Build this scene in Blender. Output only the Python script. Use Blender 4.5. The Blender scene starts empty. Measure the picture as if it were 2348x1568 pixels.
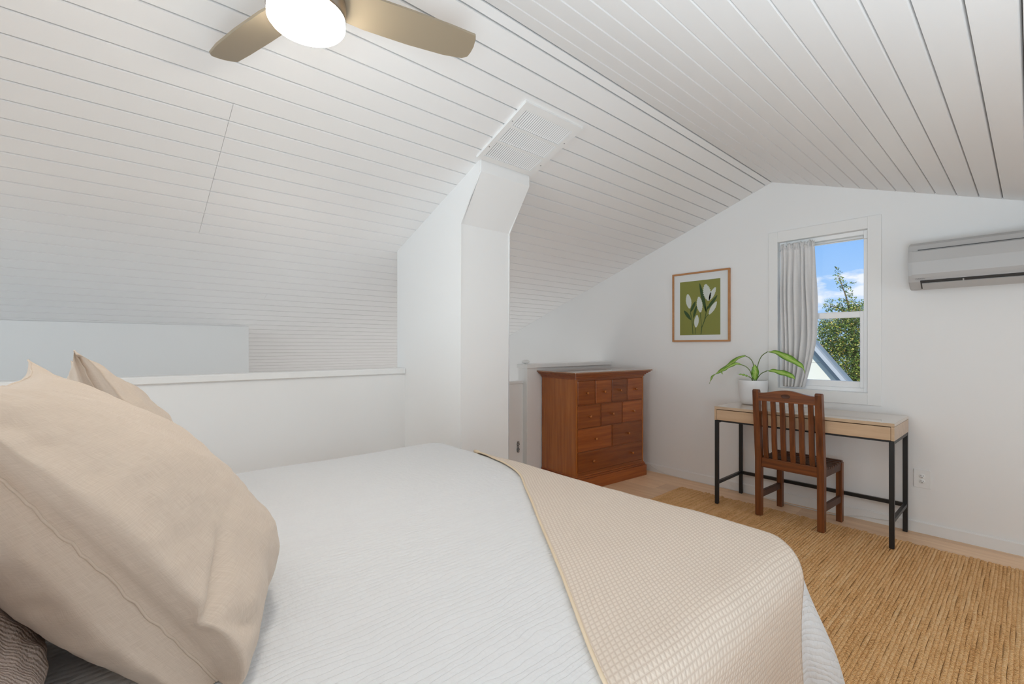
import bpy, bmesh, math, random
from mathutils import Vector, Matrix, noise
C = bpy.context.scene.collection
SC = bpy.context.scene
rnd = random.Random(7)

# ------------------------------------------------------------------ camera, light, exposure
FPX = 1050.0; CX = 1174.0; HY = 795.0; CAMZ = 1.2; YAW = math.radians(48.66)
cam = bpy.data.cameras.new('camera'); cob = bpy.data.objects.new('camera', cam); C.objects.link(cob)
cam.sensor_width = 36.0; cam.lens = 36.0*FPX/2348.0; cam.shift_y = (HY-784.0)/2348.0
cam.clip_start = 0.02; cam.clip_end = 500
cob.location = (0, 0, CAMZ); cob.rotation_euler = (math.pi/2, 0, YAW)
SC.camera = cob
SC.view_settings.view_transform = 'Standard'; SC.view_settings.look = 'None'
SC.view_settings.gamma = 1.0; SC.view_settings.use_curve_mapping = False
SC.view_settings.exposure = 0.03
SC.cycles.max_bounces = 10; SC.cycles.diffuse_bounces = 8; SC.cycles.glossy_bounces = 3
SC.cycles.transparent_max_bounces = 12
SC.cycles.sample_clamp_indirect = 6.0

world = bpy.data.worlds.new('sky'); SC.world = world; world.use_nodes = True
wt = world.node_tree; wn = wt.nodes; wn.clear()
wo = wn.new('ShaderNodeOutputWorld'); bg = wn.new('ShaderNodeBackground')
tc = wn.new('ShaderNodeTexCoord'); sep = wn.new('ShaderNodeSeparateXYZ')
wt.links.new(tc.outputs['Generated'], sep.inputs[0])
gr = wn.new('ShaderNodeValToRGB')
gr.color_ramp.elements[0].position = 0.0; gr.color_ramp.elements[0].color = (0.48, 0.71, 1.0, 1)
gr.color_ramp.elements[1].position = 0.55; gr.color_ramp.elements[1].color = (0.10, 0.28, 0.78, 1)
e = gr.color_ramp.elements.new(0.22); e.color = (0.24, 0.50, 0.96, 1)
wt.links.new(sep.outputs['Z'], gr.inputs[0])
mp = wn.new('ShaderNodeMapping'); mp.inputs['Scale'].default_value = (1, 1, 2.3); mp.inputs['Location'].default_value = (0.37, 0.1, 0.62)
nz = wn.new('ShaderNodeTexNoise'); nz.inputs['Scale'].default_value = 7.0; nz.inputs['Detail'].default_value = 6; nz.inputs['Roughness'].default_value = 0.52
wt.links.new(tc.outputs['Generated'], mp.inputs[0]); wt.links.new(mp.outputs[0], nz.inputs['Vector'])
cr = wn.new('ShaderNodeValToRGB'); cr.color_ramp.elements[0].position = 0.545; cr.color_ramp.elements[1].position = 0.61
wt.links.new(nz.outputs['Fac'], cr.inputs[0])
mx = wn.new('ShaderNodeMix'); mx.data_type = 'RGBA'
wt.links.new(cr.outputs[0], mx.inputs['Factor']); wt.links.new(gr.outputs[0], mx.inputs['A']); mx.inputs['B'].default_value = (0.86, 0.92, 1.0, 1)
wt.links.new(mx.outputs['Result'], bg.inputs[0]); bg.inputs[1].default_value = 1.0
wt.links.new(bg.outputs[0], wo.inputs[0])

sun = bpy.data.lights.new('sun', 'SUN'); so = bpy.data.objects.new('sun', sun); C.objects.link(so)
sun.energy = 4.5; sun.angle = 0.01; sun.color = (1.0, 0.95, 0.85)
so.rotation_euler = Vector((-0.35, 0.75, -0.85)).to_track_quat('-Z', 'Y').to_euler()

def area(name, loc, target, sx, sy, power, col=(1, 1, 1), spread=180):
    l = bpy.data.lights.new(name, 'AREA'); l.shape = 'RECTANGLE'; l.size = sx; l.size_y = sy
    l.energy = power; l.color = col; l.spread = math.radians(spread)
    o = bpy.data.objects.new(name, l); C.objects.link(o); o.location = loc
    o.rotation_euler = (Vector(target)-Vector(loc)).to_track_quat('-Z', 'Y').to_euler()
    return o
# added soft fill from the solid back and right walls, which have no windows
area('back_fill', (-1.2, -2.5, 1.35), (-1.6, 3.0, 1.3), 1.9, 1.2, 32, (0.755, 0.895, 1.0))
area('side_fill', (1.5, 2.5, 0.95), (-1.2, 2.9, 0.3), 1.8, 0.8, 7.0, (0.755, 0.895, 1.0), 130)
area('stair_fill', (-4.0, -2.5, 1.0), (-3.6, 3.0, 1.2), 1.0, 1.0, 9, (0.755, 0.895, 1.0))
# lamp light rising through the stairwell, and an added fill aimed at the ceiling
area('stairwell_lamp', (-4.3, 2.2, -1.6), (-4.0, 3.2, 1.6), 1.6, 2.2, 44, (1.0, 0.965, 0.93))
area('ceiling_fill', (0.30, -0.05, 0.8), (-0.25, 1.3, 2.4), 0.9, 0.9, 25, (0.755, 0.895, 1.0), 125)

# ------------------------------------------------------------------ geometry helpers
FW = Vector((-math.sin(YAW), math.cos(YAW), 0)); RT = Vector((math.cos(YAW), math.sin(YAW), 0))
def ray(px, py):
    return FW + RT*((px-CX)/FPX) + Vector((0, 0, 1))*((HY-py)/FPX)
def atY(px, py, Y):
    r = ray(px, py); return Vector((0, 0, CAMZ)) + r*(Y/r.y)
def atX(px, py, X):
    r = ray(px, py); return Vector((0, 0, CAMZ)) + r*(X/r.x)
def atZ(px, py, Z):
    r = ray(px, py); return Vector((0, 0, CAMZ)) + r*((Z-CAMZ)/r.z)

def BM(): return bmesh.new()
def box(bm, x0, x1, y0, y1, z0, z1, m=None, bev=0.0, seg=1):
    vs = [Vector((x, y, z)) for x in (x0, x1) for y in (y0, y1) for z in (z0, z1)]
    if bev > 0:
        t = BM()
        tv = [t.verts.new(v) for v in vs]
        for f in ((0,1,3,2),(4,6,7,5),(0,4,5,1),(2,3,7,6),(0,2,6,4),(1,5,7,3)): t.faces.new([tv[i] for i in f])
        bmesh.ops.bevel(t, geom=list(t.edges), offset=bev, segments=seg, affect='EDGES', profile=0.5)
        merge(bm, t, m); return
    if m: vs = [m @ v for v in vs]
    tv = [bm.verts.new(v) for v in vs]
    for f in ((0,1,3,2),(4,6,7,5),(0,4,5,1),(2,3,7,6),(0,2,6,4),(1,5,7,3)): bm.faces.new([tv[i] for i in f])
def merge(bm, t, m=None):
    mp_ = {}
    for v in t.verts: mp_[v] = bm.verts.new(m @ v.co if m else v.co)
    for f in t.faces:
        try: nf = bm.faces.new([mp_[v] for v in f.verts]); nf.smooth = f.smooth
        except ValueError: pass
    t.free()
def prism(bm, pts, axis, a, b, m=None):
    """extrude a 2D outline along an axis: 'y' -> pts are (x,z); 'x' -> (y,z); 'z' -> (x,y)"""
    def mk(p, t):
        v = {'y': (p[0], t, p[1]), 'x': (t, p[0], p[1]), 'z': (p[0], p[1], t)}[axis]
        v = Vector(v); return m @ v if m else v
    A = [bm.verts.new(mk(p, a)) for p in pts]; B = [bm.verts.new(mk(p, b)) for p in pts]
    bm.faces.new(A); bm.faces.new(B[::-1])
    n = len(pts)
    for i in range(n): bm.faces.new((A[i], B[i], B[(i+1) % n], A[(i+1) % n]))
def tube(bm, pts, r, seg=8, caps=True, smooth=True):
    pts = [Vector(p) for p in pts]; rings = []
    n = len(pts); up = None
    for i, p in enumerate(pts):
        t = (pts[min(i+1, n-1)]-pts[max(i-1, 0)]).normalized()
        if up is None:
            up = Vector((0, 0, 1)) if abs(t.z) < 0.9 else Vector((1, 0, 0))
        s = t.cross(up).normalized(); up = s.cross(t).normalized()
        rr = r[i] if isinstance(r, (list, tuple)) else r
        rings.append([bm.verts.new(p+(s*math.cos(a)+up*math.sin(a))*rr) for a in [2*math.pi*k/seg for k in range(seg)]])
    for i in range(n-1):
        for k in range(seg):
            f = bm.faces.new((rings[i][k], rings[i][(k+1) % seg], rings[i+1][(k+1) % seg], rings[i+1][k])); f.smooth = smooth
    if caps:
        bm.faces.new(rings[0][::-1]); bm.faces.new(rings[-1])
def lathe(bm, prof, c=(0, 0, 0), seg=32, m=None, smooth=True):
    c = Vector(c); rings = []
    for r, z in prof:
        if r < 1e-6:
            v = c+Vector((0, 0, z)); rings.append([bm.verts.new(m @ v if m else v)])
        else:
            ring = []
            for k in range(seg):
                v = c+Vector((r*math.cos(2*math.pi*k/seg), r*math.sin(2*math.pi*k/seg), z))
                ring.append(bm.verts.new(m @ v if m else v))
            rings.append(ring)
    for a, b in zip(rings[:-1], rings[1:]):
        for k in range(seg):
            k2 = (k+1) % seg
            if len(a) == 1 and len(b) == 1: continue
            if len(a) == 1: vs = (a[0], b[k2], b[k])
            elif len(b) == 1: vs = (a[k], a[k2], b[0])
            else: vs = (a[k], a[k2], b[k2], b[k])
            f = bm.faces.new(vs); f.smooth = smooth
def smooth_path(pts, n=6):
    pts = [Vector(p) for p in pts]; out = []
    P = [pts[0]*2-pts[1]]+pts+[pts[-1]*2-pts[-2]]
    for i in range(1, len(P)-2):
        for k in range(n):
            t = k/n; a, b, c, d = P[i-1], P[i], P[i+1], P[i+2]
            out.append(0.5*((2*b)+(c-a)*t+(2*a-5*b+4*c-d)*t*t+(3*b-a-3*c+d)*t**3))
    out.append(pts[-1]); return out

def link_mesh(name, bm, mat, smooth_all=False):
    bmesh.ops.recalc_face_normals(bm, faces=bm.faces)
    me = bpy.data.meshes.new(name)
    if smooth_all:
        for f in bm.faces: f.smooth = True
    bm.to_mesh(me); bm.free()
    for m_ in (mat if isinstance(mat, (list, tuple)) else [mat]): me.materials.append(m_)
    o = bpy.data.objects.new(name, me); C.objects.link(o); return o
def tag(o, label=None, cat=None, group=None, kind=None):
    if label: o['label'] = label
    if cat: o['category'] = cat
    if group: o['group'] = group
    if kind: o['kind'] = kind
    return o
def thing(name, loc, label, cat, rz=0, group=None):
    o = bpy.data.objects.new(name, None); o.empty_display_size = 0.1; C.objects.link(o)
    o.location = loc; o.rotation_euler = (0, 0, rz); return tag(o, label, cat, group)
def P(name, bm, mat, root, world=True, label=None, smooth=False):
    """part; geometry in world coordinates when world=True and the root is unrotated"""
    if world:
        w = root.location.copy(); q = root
        while q.parent: q = q.parent; w += q.location
        bmesh.ops.translate(bm, verts=bm.verts, vec=-w)
    o = link_mesh(name, bm, mat, smooth); o.parent = root
    if label: o['label'] = label
    return o
def T(name, bm, mat, label, cat, group=None, smooth=False):
    xs = [v.co.x for v in bm.verts]; ys = [v.co.y for v in bm.verts]; zs = [v.co.z for v in bm.verts]
    base = Vector(((min(xs)+max(xs))/2, (min(ys)+max(ys))/2, min(zs)))
    bmesh.ops.translate(bm, verts=bm.verts, vec=-base)
    o = link_mesh(name, bm, mat, smooth); o.location = base
    return tag(o, label, cat, group)
def S(name, bm, mat):
    o = link_mesh(name, bm, mat); o['kind'] = 'structure'; return o

# ------------------------------------------------------------------ materials
def mat(name, col, rough=0.5, metal=0.0, spec=0.5, coat=0.0):
    m = bpy.data.materials.new(name); m.use_nodes = True
    b = m.node_tree.nodes['Principled BSDF']
    b.inputs['Base Color'].default_value = (*col, 1); b.inputs['Roughness'].default_value = rough
    b.inputs['Metallic'].default_value = metal; b.inputs['Specular IOR Level'].default_value = spec
    b.inputs['Coat Weight'].default_value = coat
    return m
def nd(m, t, **kw):
    n = m.node_tree.nodes.new(t)
    for k, v in kw.items():
        if k in n.inputs: n.inputs[k].default_value = v
        else: setattr(n, k, v)
    return n
def lk(m, a, b): m.node_tree.links.new(a, b)
def bsdf(m): return m.node_tree.nodes['Principled BSDF']
def coords(m, scale=(1, 1, 1), out='Object', rot=(0, 0, 0)):
    t = nd(m, 'ShaderNodeTexCoord'); q = nd(m, 'ShaderNodeMapping'); q.inputs['Scale'].default_value = scale
    q.inputs['Rotation'].default_value = rot
    lk(m, t.outputs[out], q.inputs[0]); return q.outputs[0]
def add_bump(m, vec, scale, strength, dist=0.002, detail=4, prev=None):
    n = nd(m, 'ShaderNodeTexNoise', Scale=scale, Detail=detail); lk(m, vec, n.inputs['Vector'])
    b = nd(m, 'ShaderNodeBump', Strength=strength, Distance=dist); lk(m, n.outputs['Fac'], b.inputs['Height'])
    if prev: lk(m, prev, b.inputs['Normal'])
    lk(m, b.outputs[0], bsdf(m).inputs['Normal']); return b.outputs[0]
def col_noise(m, vec, scale, c1, c2, p1=0.3, p2=0.7, detail=5, rough=0.6):
    n = nd(m, 'ShaderNodeTexNoise', Scale=scale, Detail=detail, Roughness=rough); lk(m, vec, n.inputs['Vector'])
    r = nd(m, 'ShaderNodeValToRGB'); r.color_ramp.elements[0].position = p1; r.color_ramp.elements[1].position = p2
    r.color_ramp.elements[0].color = (*c1, 1); r.color_ramp.elements[1].color = (*c2, 1)
    lk(m, n.outputs['Fac'], r.inputs[0]); lk(m, r.outputs[0], bsdf(m).inputs['Base Color']); return r.outputs[0]
def wood(name, c1, c2, axis, rough=0.4, xs=14, coat=0.0, vary=0.0, bump=0.15):
    m = mat(name, c1, rough, coat=coat)
    sc = {'x': (1.2, 1, 1), 'y': (1, 1.2, 1), 'z': (1, 1, 1.2)}[axis]; sc = tuple(q if q != 1 else xs for q in sc)
    v = coords(m, sc)
    if vary:
        oi = nd(m, 'ShaderNodeObjectInfo'); ad = nd(m, 'ShaderNodeVectorMath', operation='ADD')
        ml = nd(m, 'ShaderNodeVectorMath', operation='SCALE'); ml.inputs[0].default_value = (31, 17, 23)
        lk(m, oi.outputs['Random'], ml.inputs['Scale']); lk(m, v, ad.inputs[0]); lk(m, ml.outputs[0], ad.inputs[1]); v = ad.outputs[0]
    c = col_noise(m, v, 1.6, c1, c2, 0.32, 0.68, 8, 0.65)
    if vary:
        hs = nd(m, 'ShaderNodeHueSaturation'); mr = nd(m, 'ShaderNodeMapRange')
        mr.inputs['To Min'].default_value = 1-vary; mr.inputs['To Max'].default_value = 1+vary
        lk(m, oi.outputs['Random'], mr.inputs['Value']); lk(m, mr.outputs[0], hs.inputs['Value'])
        lk(m, c, hs.inputs['Color']); lk(m, hs.outputs[0], bsdf(m).inputs['Base Color'])
    add_bump(m, v, 6, bump, 0.001, 6)
    return m

M_wall = mat('wall_paint', (0.85, 0.85, 0.845), 0.55, spec=0.3)
add_bump(M_wall, coords(M_wall), 220, 0.05, 0.001)
M_trim = mat('trim_paint', (0.84, 0.84, 0.83), 0.35)
M_ceil = mat('ceiling_paint', (0.85, 0.845, 0.84), 0.40, spec=0.45)
vv = coords(M_ceil, (38, 2.2, 30))
b1 = add_bump(M_ceil, vv, 2.2, 0.12, 0.0015, 6)
vv2 = coords(M_ceil, (1, 1, 1)); add_bump(M_ceil, vv2, 160, 0.10, 0.001, 3, b1)
M_floor = wood('oak_floor', (0.72, 0.46, 0.27), (0.88, 0.62, 0.40), 'x', 0.38, vary=0.12, bump=0.1)
M_oak = wood('oak_laminate', (0.50, 0.33, 0.20), (0.62, 0.44, 0.28), 'x', 0.30, coat=0.35, bump=0.05)
M_oaktop = wood('oak_desktop', (0.52, 0.36, 0.23), (0.62, 0.46, 0.31), 'x', 0.16, coat=1.0, bump=0.02)
bsdf(M_oaktop).inputs['Coat Roughness'].default_value = 0.08; bsdf(M_oaktop).inputs['Coat IOR'].default_value = 1.8
M_dres = wood('cherry_vertical', (0.30, 0.078, 0.010), (0.50, 0.165, 0.030), 'z', 0.26, xs=26, coat=0.35, bump=0.3)
M_dresh = wood('cherry_horizontal', (0.20, 0.045, 0.008), (0.36, 0.100, 0.018), 'x', 0.30, xs=24, coat=0.25, vary=0.28, bump=0.2)
M_drest = wood('cherry_top', (0.30, 0.13, 0.06), (0.36, 0.17, 0.08), 'x', 0.16, coat=0.8, bump=0.03)
M_gap = mat('dark_gap', (0.02, 0.008, 0.004), 0.8)
M_chz = wood('stained_teak_vertical', (0.075, 0.022, 0.007), (0.225, 0.068, 0.018), 'z', 0.34, xs=34, vary=0.12, bump=0.35)
M_chx = wood('stained_teak_horizontal', (0.085, 0.024, 0.008), (0.26, 0.080, 0.020), 'x', 0.34, xs=34, vary=0.1, bump=0.35)
M_chdark = wood('stained_teak_slats', (0.05, 0.016, 0.008), (0.10, 0.035, 0.014), 'x', 0.45)
M_black = mat('black_metal', (0.012, 0.012, 0.013), 0.42)
M_white = mat('white_vinyl', (0.93, 0.93, 0.93), 0.3)
M_ac = mat('aircon_plastic', (0.47, 0.465, 0.46), 0.35)
M_acdark = mat('aircon_dark', (0.05, 0.05, 0.05), 0.6)
M_pot = mat('white_ceramic', (0.82, 0.83, 0.84), 0.35)
add_bump(M_pot, coords(M_pot, (1, 1, 1)), 60, 0.15, 0.002)
M_soil = mat('potting_soil', (0.03, 0.02, 0.012), 0.9)
M_brown = wood('picture_frame_wood', (0.42, 0.19, 0.07), (0.55, 0.27, 0.11), 'x', 0.4, bump=0.05)
M_mat = mat('picture_mat', (0.76, 0.78, 0.78), 0.7)
M_olive = mat('print_olive', (0.235, 0.245, 0.052), 0.6)
M_pleaf = mat('print_leaf', (0.035, 0.075, 0.018), 0.6)
M_pflow = mat('print_flower', (0.62, 0.66, 0.60), 0.6)
M_pvein = mat('print_vein', (0.30, 0.36, 0.22), 0.6)
M_metal = mat('brushed_nickel', (0.42, 0.36, 0.30), 0.28, metal=1.0)
M_blade = mat('fan_blade_finish', (0.34, 0.28, 0.20), 0.40, metal=0.25)
M_hinge = mat('pewter', (0.30, 0.30, 0.30), 0.45, metal=0.8)
M_cord = mat('white_cord', (0.75, 0.75, 0.74), 0.5)

def lamp_mat():
    m = bpy.data.materials.new('lamp_glow'); m.use_nodes = True
    b = bsdf(m); b.inputs['Base Color'].default_value = (1, 0.95, 0.85, 1)
    b.inputs['Emission Color'].default_value = (1.0, 0.93, 0.82, 1); b.inputs['Emission Strength'].default_value = 50.0
    return m
M_glow = lamp_mat()

def glass_mat():
    m = bpy.data.materials.new('window_glass'); m.use_nodes = True; n = m.node_tree.nodes; n.clear()
    o = n.new('ShaderNodeOutputMaterial'); tr = n.new('ShaderNodeBsdfTransparent'); gl = n.new('ShaderNodeBsdfGlossy')
    gl.inputs['Roughness'].default_value = 0.02; fr = n.new('ShaderNodeFresnel'); fr.inputs[0].default_value = 1.45
    mxs = n.new('ShaderNodeMixShader'); l = m.node_tree.links
    mu = n.new('ShaderNodeMath'); mu.operation = 'MULTIPLY'; mu.inputs[1].default_value = 0.5
    l.new(fr.outputs[0], mu.inputs[0]); l.new(mu.outputs[0], mxs.inputs[0]); l.new(tr.outputs[0], mxs.inputs[1]); l.new(gl.outputs[0], mxs.inputs[2]); l.new(mxs.outputs[0], o.inputs[0])
    return m
M_glass = glass_mat()

def linen(name, c1, c2, scale=1.0, bump=0.25, rough=0.9):
    m = mat(name, c1, rough, spec=0.15); bsdf(m).inputs['Sheen Weight'].default_value = 0.15
    t = nd(m, 'ShaderNodeTexCoord')
    def stretch(s):
        q = nd(m, 'ShaderNodeMapping'); q.inputs['Scale'].default_value = s; lk(m, t.outputs['UV'], q.inputs[0])
        n = nd(m, 'ShaderNodeTexNoise', Scale=1.0, Detail=3.0, Roughness=0.6); lk(m, q.outputs[0], n.inputs['Vector']); return n.outputs['Fac']
    a = stretch((900*scale, 40*scale, 1)); b = stretch((40*scale, 900*scale, 1))
    s = nd(m, 'ShaderNodeMath', operation='ADD'); lk(m, a, s.inputs[0]); lk(m, b, s.inputs[1])
    r = nd(m, 'ShaderNodeValToRGB'); r.color_ramp.elements[0].position = 0.35; r.color_ramp.elements[1].position = 0.65
    h = nd(m, 'ShaderNodeMath', operation='MULTIPLY'); h.inputs[1].default_value = 0.5; lk(m, s.outputs[0], h.inputs[0])
    r.color_ramp.elements[0].color = (*c1, 1); r.color_ramp.elements[1].color = (*c2, 1)
    lk(m, h.outputs[0], r.inputs[0]); lk(m, r.outputs[0], bsdf(m).inputs['Base Color'])
    bp = nd(m, 'ShaderNodeBump', Strength=bump, Distance=0.001); lk(m, s.outputs[0], bp.inputs['Height'])
    lk(m, bp.outputs[0], bsdf(m).inputs['Normal'])
    return m
M_linen = linen('beige_linen', (0.58, 0.475, 0.385), (0.68, 0.575, 0.48))
M_curt = linen('curtain_cotton', (0.70, 0.69, 0.685), (0.78, 0.77, 0.765), 0.6, 0.1)

def quilt_mat():
    m = mat('white_matelasse', (0.745, 0.75, 0.76), 0.85, spec=0.2)
    t = nd(m, 'ShaderNodeTexCoord')
    # long rows of stitching along the bed, gathered by noise
    q = nd(m, 'ShaderNodeMapping'); q.inputs['Scale'].default_value = (1, 0.55, 1); lk(m, t.outputs['UV'], q.inputs[0])
    n1 = nd(m, 'ShaderNodeTexNoise', Scale=13.0, Detail=3.0); lk(m, q.outputs[0], n1.inputs['Vector'])
    sp = nd(m, 'ShaderNodeSeparateXYZ'); lk(m, t.outputs['UV'], sp.inputs[0])
    ma = nd(m, 'ShaderNodeMath', operation='MULTIPLY_ADD'); ma.inputs[1].default_value = 62.0  # rows per metre
    lk(m, sp.outputs['X'], ma.inputs[0])
    mb = nd(m, 'ShaderNodeMath', operation='MULTIPLY'); mb.inputs[1].default_value = 2.6; lk(m, n1.outputs['Fac'], mb.inputs[0]); lk(m, mb.outputs[0], ma.inputs[2])
    mc = nd(m, 'ShaderNodeMath', operation='PINGPONG'); mc.inputs[1].default_value = 0.5; lk(m, ma.outputs[0], mc.inputs[0])
    md = nd(m, 'ShaderNodeMath', operation='POWER'); md.inputs[1].default_value = 0.45; lk(m, mc.outputs[0], md.inputs[0])
    q2 = nd(m, 'ShaderNodeMapping'); q2.inputs['Scale'].default_value = (0.7, 1.0, 1); lk(m, t.outputs['UV'], q2.inputs[0])
    n2 = nd(m, 'ShaderNodeTexNoise', Scale=55.0, Detail=3.0); lk(m, q2.outputs[0], n2.inputs['Vector'])
    me_ = nd(m, 'ShaderNodeMath', operation='MULTIPLY_ADD'); me_.inputs[1].default_value = 1.3; lk(m, n2.outputs['Fac'], me_.inputs[0]); lk(m, md.outputs[0], me_.inputs[2])
    bp = nd(m, 'ShaderNodeBump', Strength=0.8, Distance=0.0028); lk(m, me_.outputs[0], bp.inputs['Height']); lk(m, bp.outputs[0], bsdf(m).inputs['Normal'])
    return m
M_quilt = quilt_mat()
def waffle_mat():
    m = mat('beige_waffle', (0.68, 0.55, 0.43), 0.9, spec=0.15)
    t = nd(m, 'ShaderNodeTexCoord'); sp = nd(m, 'ShaderNodeSeparateXYZ')
    nn = nd(m, 'ShaderNodeTexNoise', Scale=5.0, Detail=2.0); lk(m, t.outputs['UV'], nn.inputs['Vector'])
    add = nd(m, 'ShaderNodeVectorMath', operation='MULTIPLY_ADD'); add.inputs[1].default_value = (0.012, 0.012, 0); lk(m, nn.outputs['Color'], add.inputs[0]); lk(m, t.outputs['UV'], add.inputs[2])
    lk(m, add.outputs[0], sp.inputs[0])
    outs = []
    for ax in ('X', 'Y'):
        a = nd(m, 'ShaderNodeMath', operation='MULTIPLY'); a.inputs[1].default_value = 76.0; lk(m, sp.outputs[ax], a.inputs[0])
        b = nd(m, 'ShaderNodeMath', operation='PINGPONG'); b.inputs[1].default_value = 0.5; lk(m, a.outputs[0], b.inputs[0])
        c = nd(m, 'ShaderNodeMath', operation='MULTIPLY'); c.inputs[1].default_value = 2.0; lk(m, b.outputs[0], c.inputs[0]); outs.append(c.outputs[0])
    mn = nd(m, 'ShaderNodeMath', operation='MINIMUM'); lk(m, outs[0], mn.inputs[0]); lk(m, outs[1], mn.inputs[1])
    r = nd(m, 'ShaderNodeValToRGB'); r.color_ramp.elements[0].position = 0.0; r.color_ramp.elements[1].position = 0.5
    r.color_ramp.elements[0].color = (0.62, 0.515, 0.43, 1); r.color_ramp.elements[1].color = (0.745, 0.65, 0.56, 1)
    lk(m, mn.outputs[0], r.inputs[0]); lk(m, r.outputs[0], bsdf(m).inputs['Base Color'])
    bp = nd(m, 'ShaderNodeBump', Strength=0.6, Distance=0.002); lk(m, mn.outputs[0], bp.inputs['Height']); lk(m, bp.outputs[0], bsdf(m).inputs['Normal'])
    return m
M_waffle = waffle_mat()
M_hem = mat('throw_hem', (0.74, 0.61, 0.45), 0.9, spec=0.1)
M_knit = mat('taupe_knit', (0.50, 0.41, 0.36), 0.95, spec=0.1)
kb = coords(M_knit, (1, 1, 1), 'UV')
wv = nd(M_knit, 'ShaderNodeTexWave', Scale=60.0, Distortion=3.0, Detail=2.0); wv.inputs['Detail Scale'].default_value = 3; lk(M_knit, kb, wv.inputs['Vector'])
bpk = nd(M_knit, 'ShaderNodeBump', Strength=0.6, Distance=0.003); lk(M_knit, wv.outputs['Fac'], bpk.inputs['Height']); lk(M_knit, bpk.outputs[0], bsdf(M_knit).inputs['Normal'])

def jute_mat():
    m = mat('jute', (0.45, 0.25, 0.10), 0.85, spec=0.2)
    oi = nd(m, 'ShaderNodeObjectInfo')
    t = nd(m, 'ShaderNodeTexCoord'); q = nd(m, 'ShaderNodeMapping'); lk(m, t.outputs['Object'], q.inputs[0])
    cb = nd(m, 'ShaderNodeCombineXYZ'); s = nd(m, 'ShaderNodeMath', operation='MULTIPLY'); s.inputs[1].default_value = 37.0
    lk(m, oi.outputs['Random'], s.inputs[0]); lk(m, s.outputs[0], cb.inputs['Y']); lk(m, cb.outputs[0], q.inputs['Location'])
    # plait: slanted strands mirrored about the braid's middle
    sp = nd(m, 'ShaderNodeSeparateXYZ'); lk(m, q.outputs[0], sp.inputs[0])
    ab = nd(m, 'ShaderNodeMath', operation='ABSOLUTE'); lk(m, sp.outputs['X'], ab.inputs[0])
    ma = nd(m, 'ShaderNodeMath', operation='MULTIPLY_ADD'); ma.inputs[1].default_value = 1.3; lk(m, ab.outputs[0], ma.inputs[0]); lk(m, sp.outputs['Y'], ma.inputs[2])
    mu = nd(m, 'ShaderNodeMath', operation='MULTIPLY'); mu.inputs[1].default_value = 95.0; lk(m, ma.outputs[0], mu.inputs[0])
    pp = nd(m, 'ShaderNodeMath', operation='PINGPONG'); pp.inputs[1].default_value = 0.5; lk(m, mu.outputs[0], pp.inputs[0])
    n1 = nd(m, 'ShaderNodeTexNoise', Scale=130.0, Detail=6.0); lk(m, q.outputs[0], n1.inputs['Vector'])
    q2 = nd(m, 'ShaderNodeMapping'); q2.inputs['Scale'].default_value = (20, 1.6, 1); lk(m, q.outputs[0], q2.inputs[0])
    n2 = nd(m, 'ShaderNodeTexNoise', Scale=2.0, Detail=3.0); lk(m, q2.outputs[0], n2.inputs['Vector'])
    h1 = nd(m, 'ShaderNodeMath', operation='MULTIPLY_ADD'); h1.inputs[1].default_value = 1.25; lk(m, n1.outputs['Fac'], h1.inputs[0]); lk(m, pp.outputs[0], h1.inputs[2])
    ad = nd(m, 'ShaderNodeMath', operation='MULTIPLY_ADD'); ad.inputs[1].default_value = 0.75; lk(m, n2.outputs['Fac'], ad.inputs[0]); lk(m, h1.outputs[0], ad.inputs[2])
    ad2 = nd(m, 'ShaderNodeMath', operation='MULTIPLY_ADD'); ad2.inputs[1].default_value = 0.16; lk(m, oi.outputs['Random'], ad2.inputs[0]); lk(m, ad.outputs[0], ad2.inputs[2])
    r = nd(m, 'ShaderNodeValToRGB'); el = r.color_ramp.elements
    el[0].position = 0.62; el[0].color = (0.24, 0.095, 0.022, 1); el[1].position = 1.25; el[1].color = (0.97, 0.68, 0.38, 1)
    e_ = el.new(0.92); e_.color = (0.80, 0.43, 0.165, 1)
    mrr = nd(m, 'ShaderNodeMapRange'); mrr.inputs['From Min'].default_value = 0.62; mrr.inputs['From Max'].default_value = 1.78; lk(m, ad2.outputs[0], mrr.inputs['Value'])
    el[0].position = 0.12; el[1].position = 0.92; e_.position = 0.5
    lk(m, mrr.outputs[0], r.inputs[0]); lk(m, r.outputs[0], bsdf(m).inputs['Base Color'])
    bp = nd(m, 'ShaderNodeBump', Strength=1.0, Distance=0.004); lk(m, h1.outputs[0], bp.inputs['Height']); lk(m, bp.outputs[0], bsdf(m).inputs['Normal'])
    return m
M_jute = jute_mat()

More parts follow.
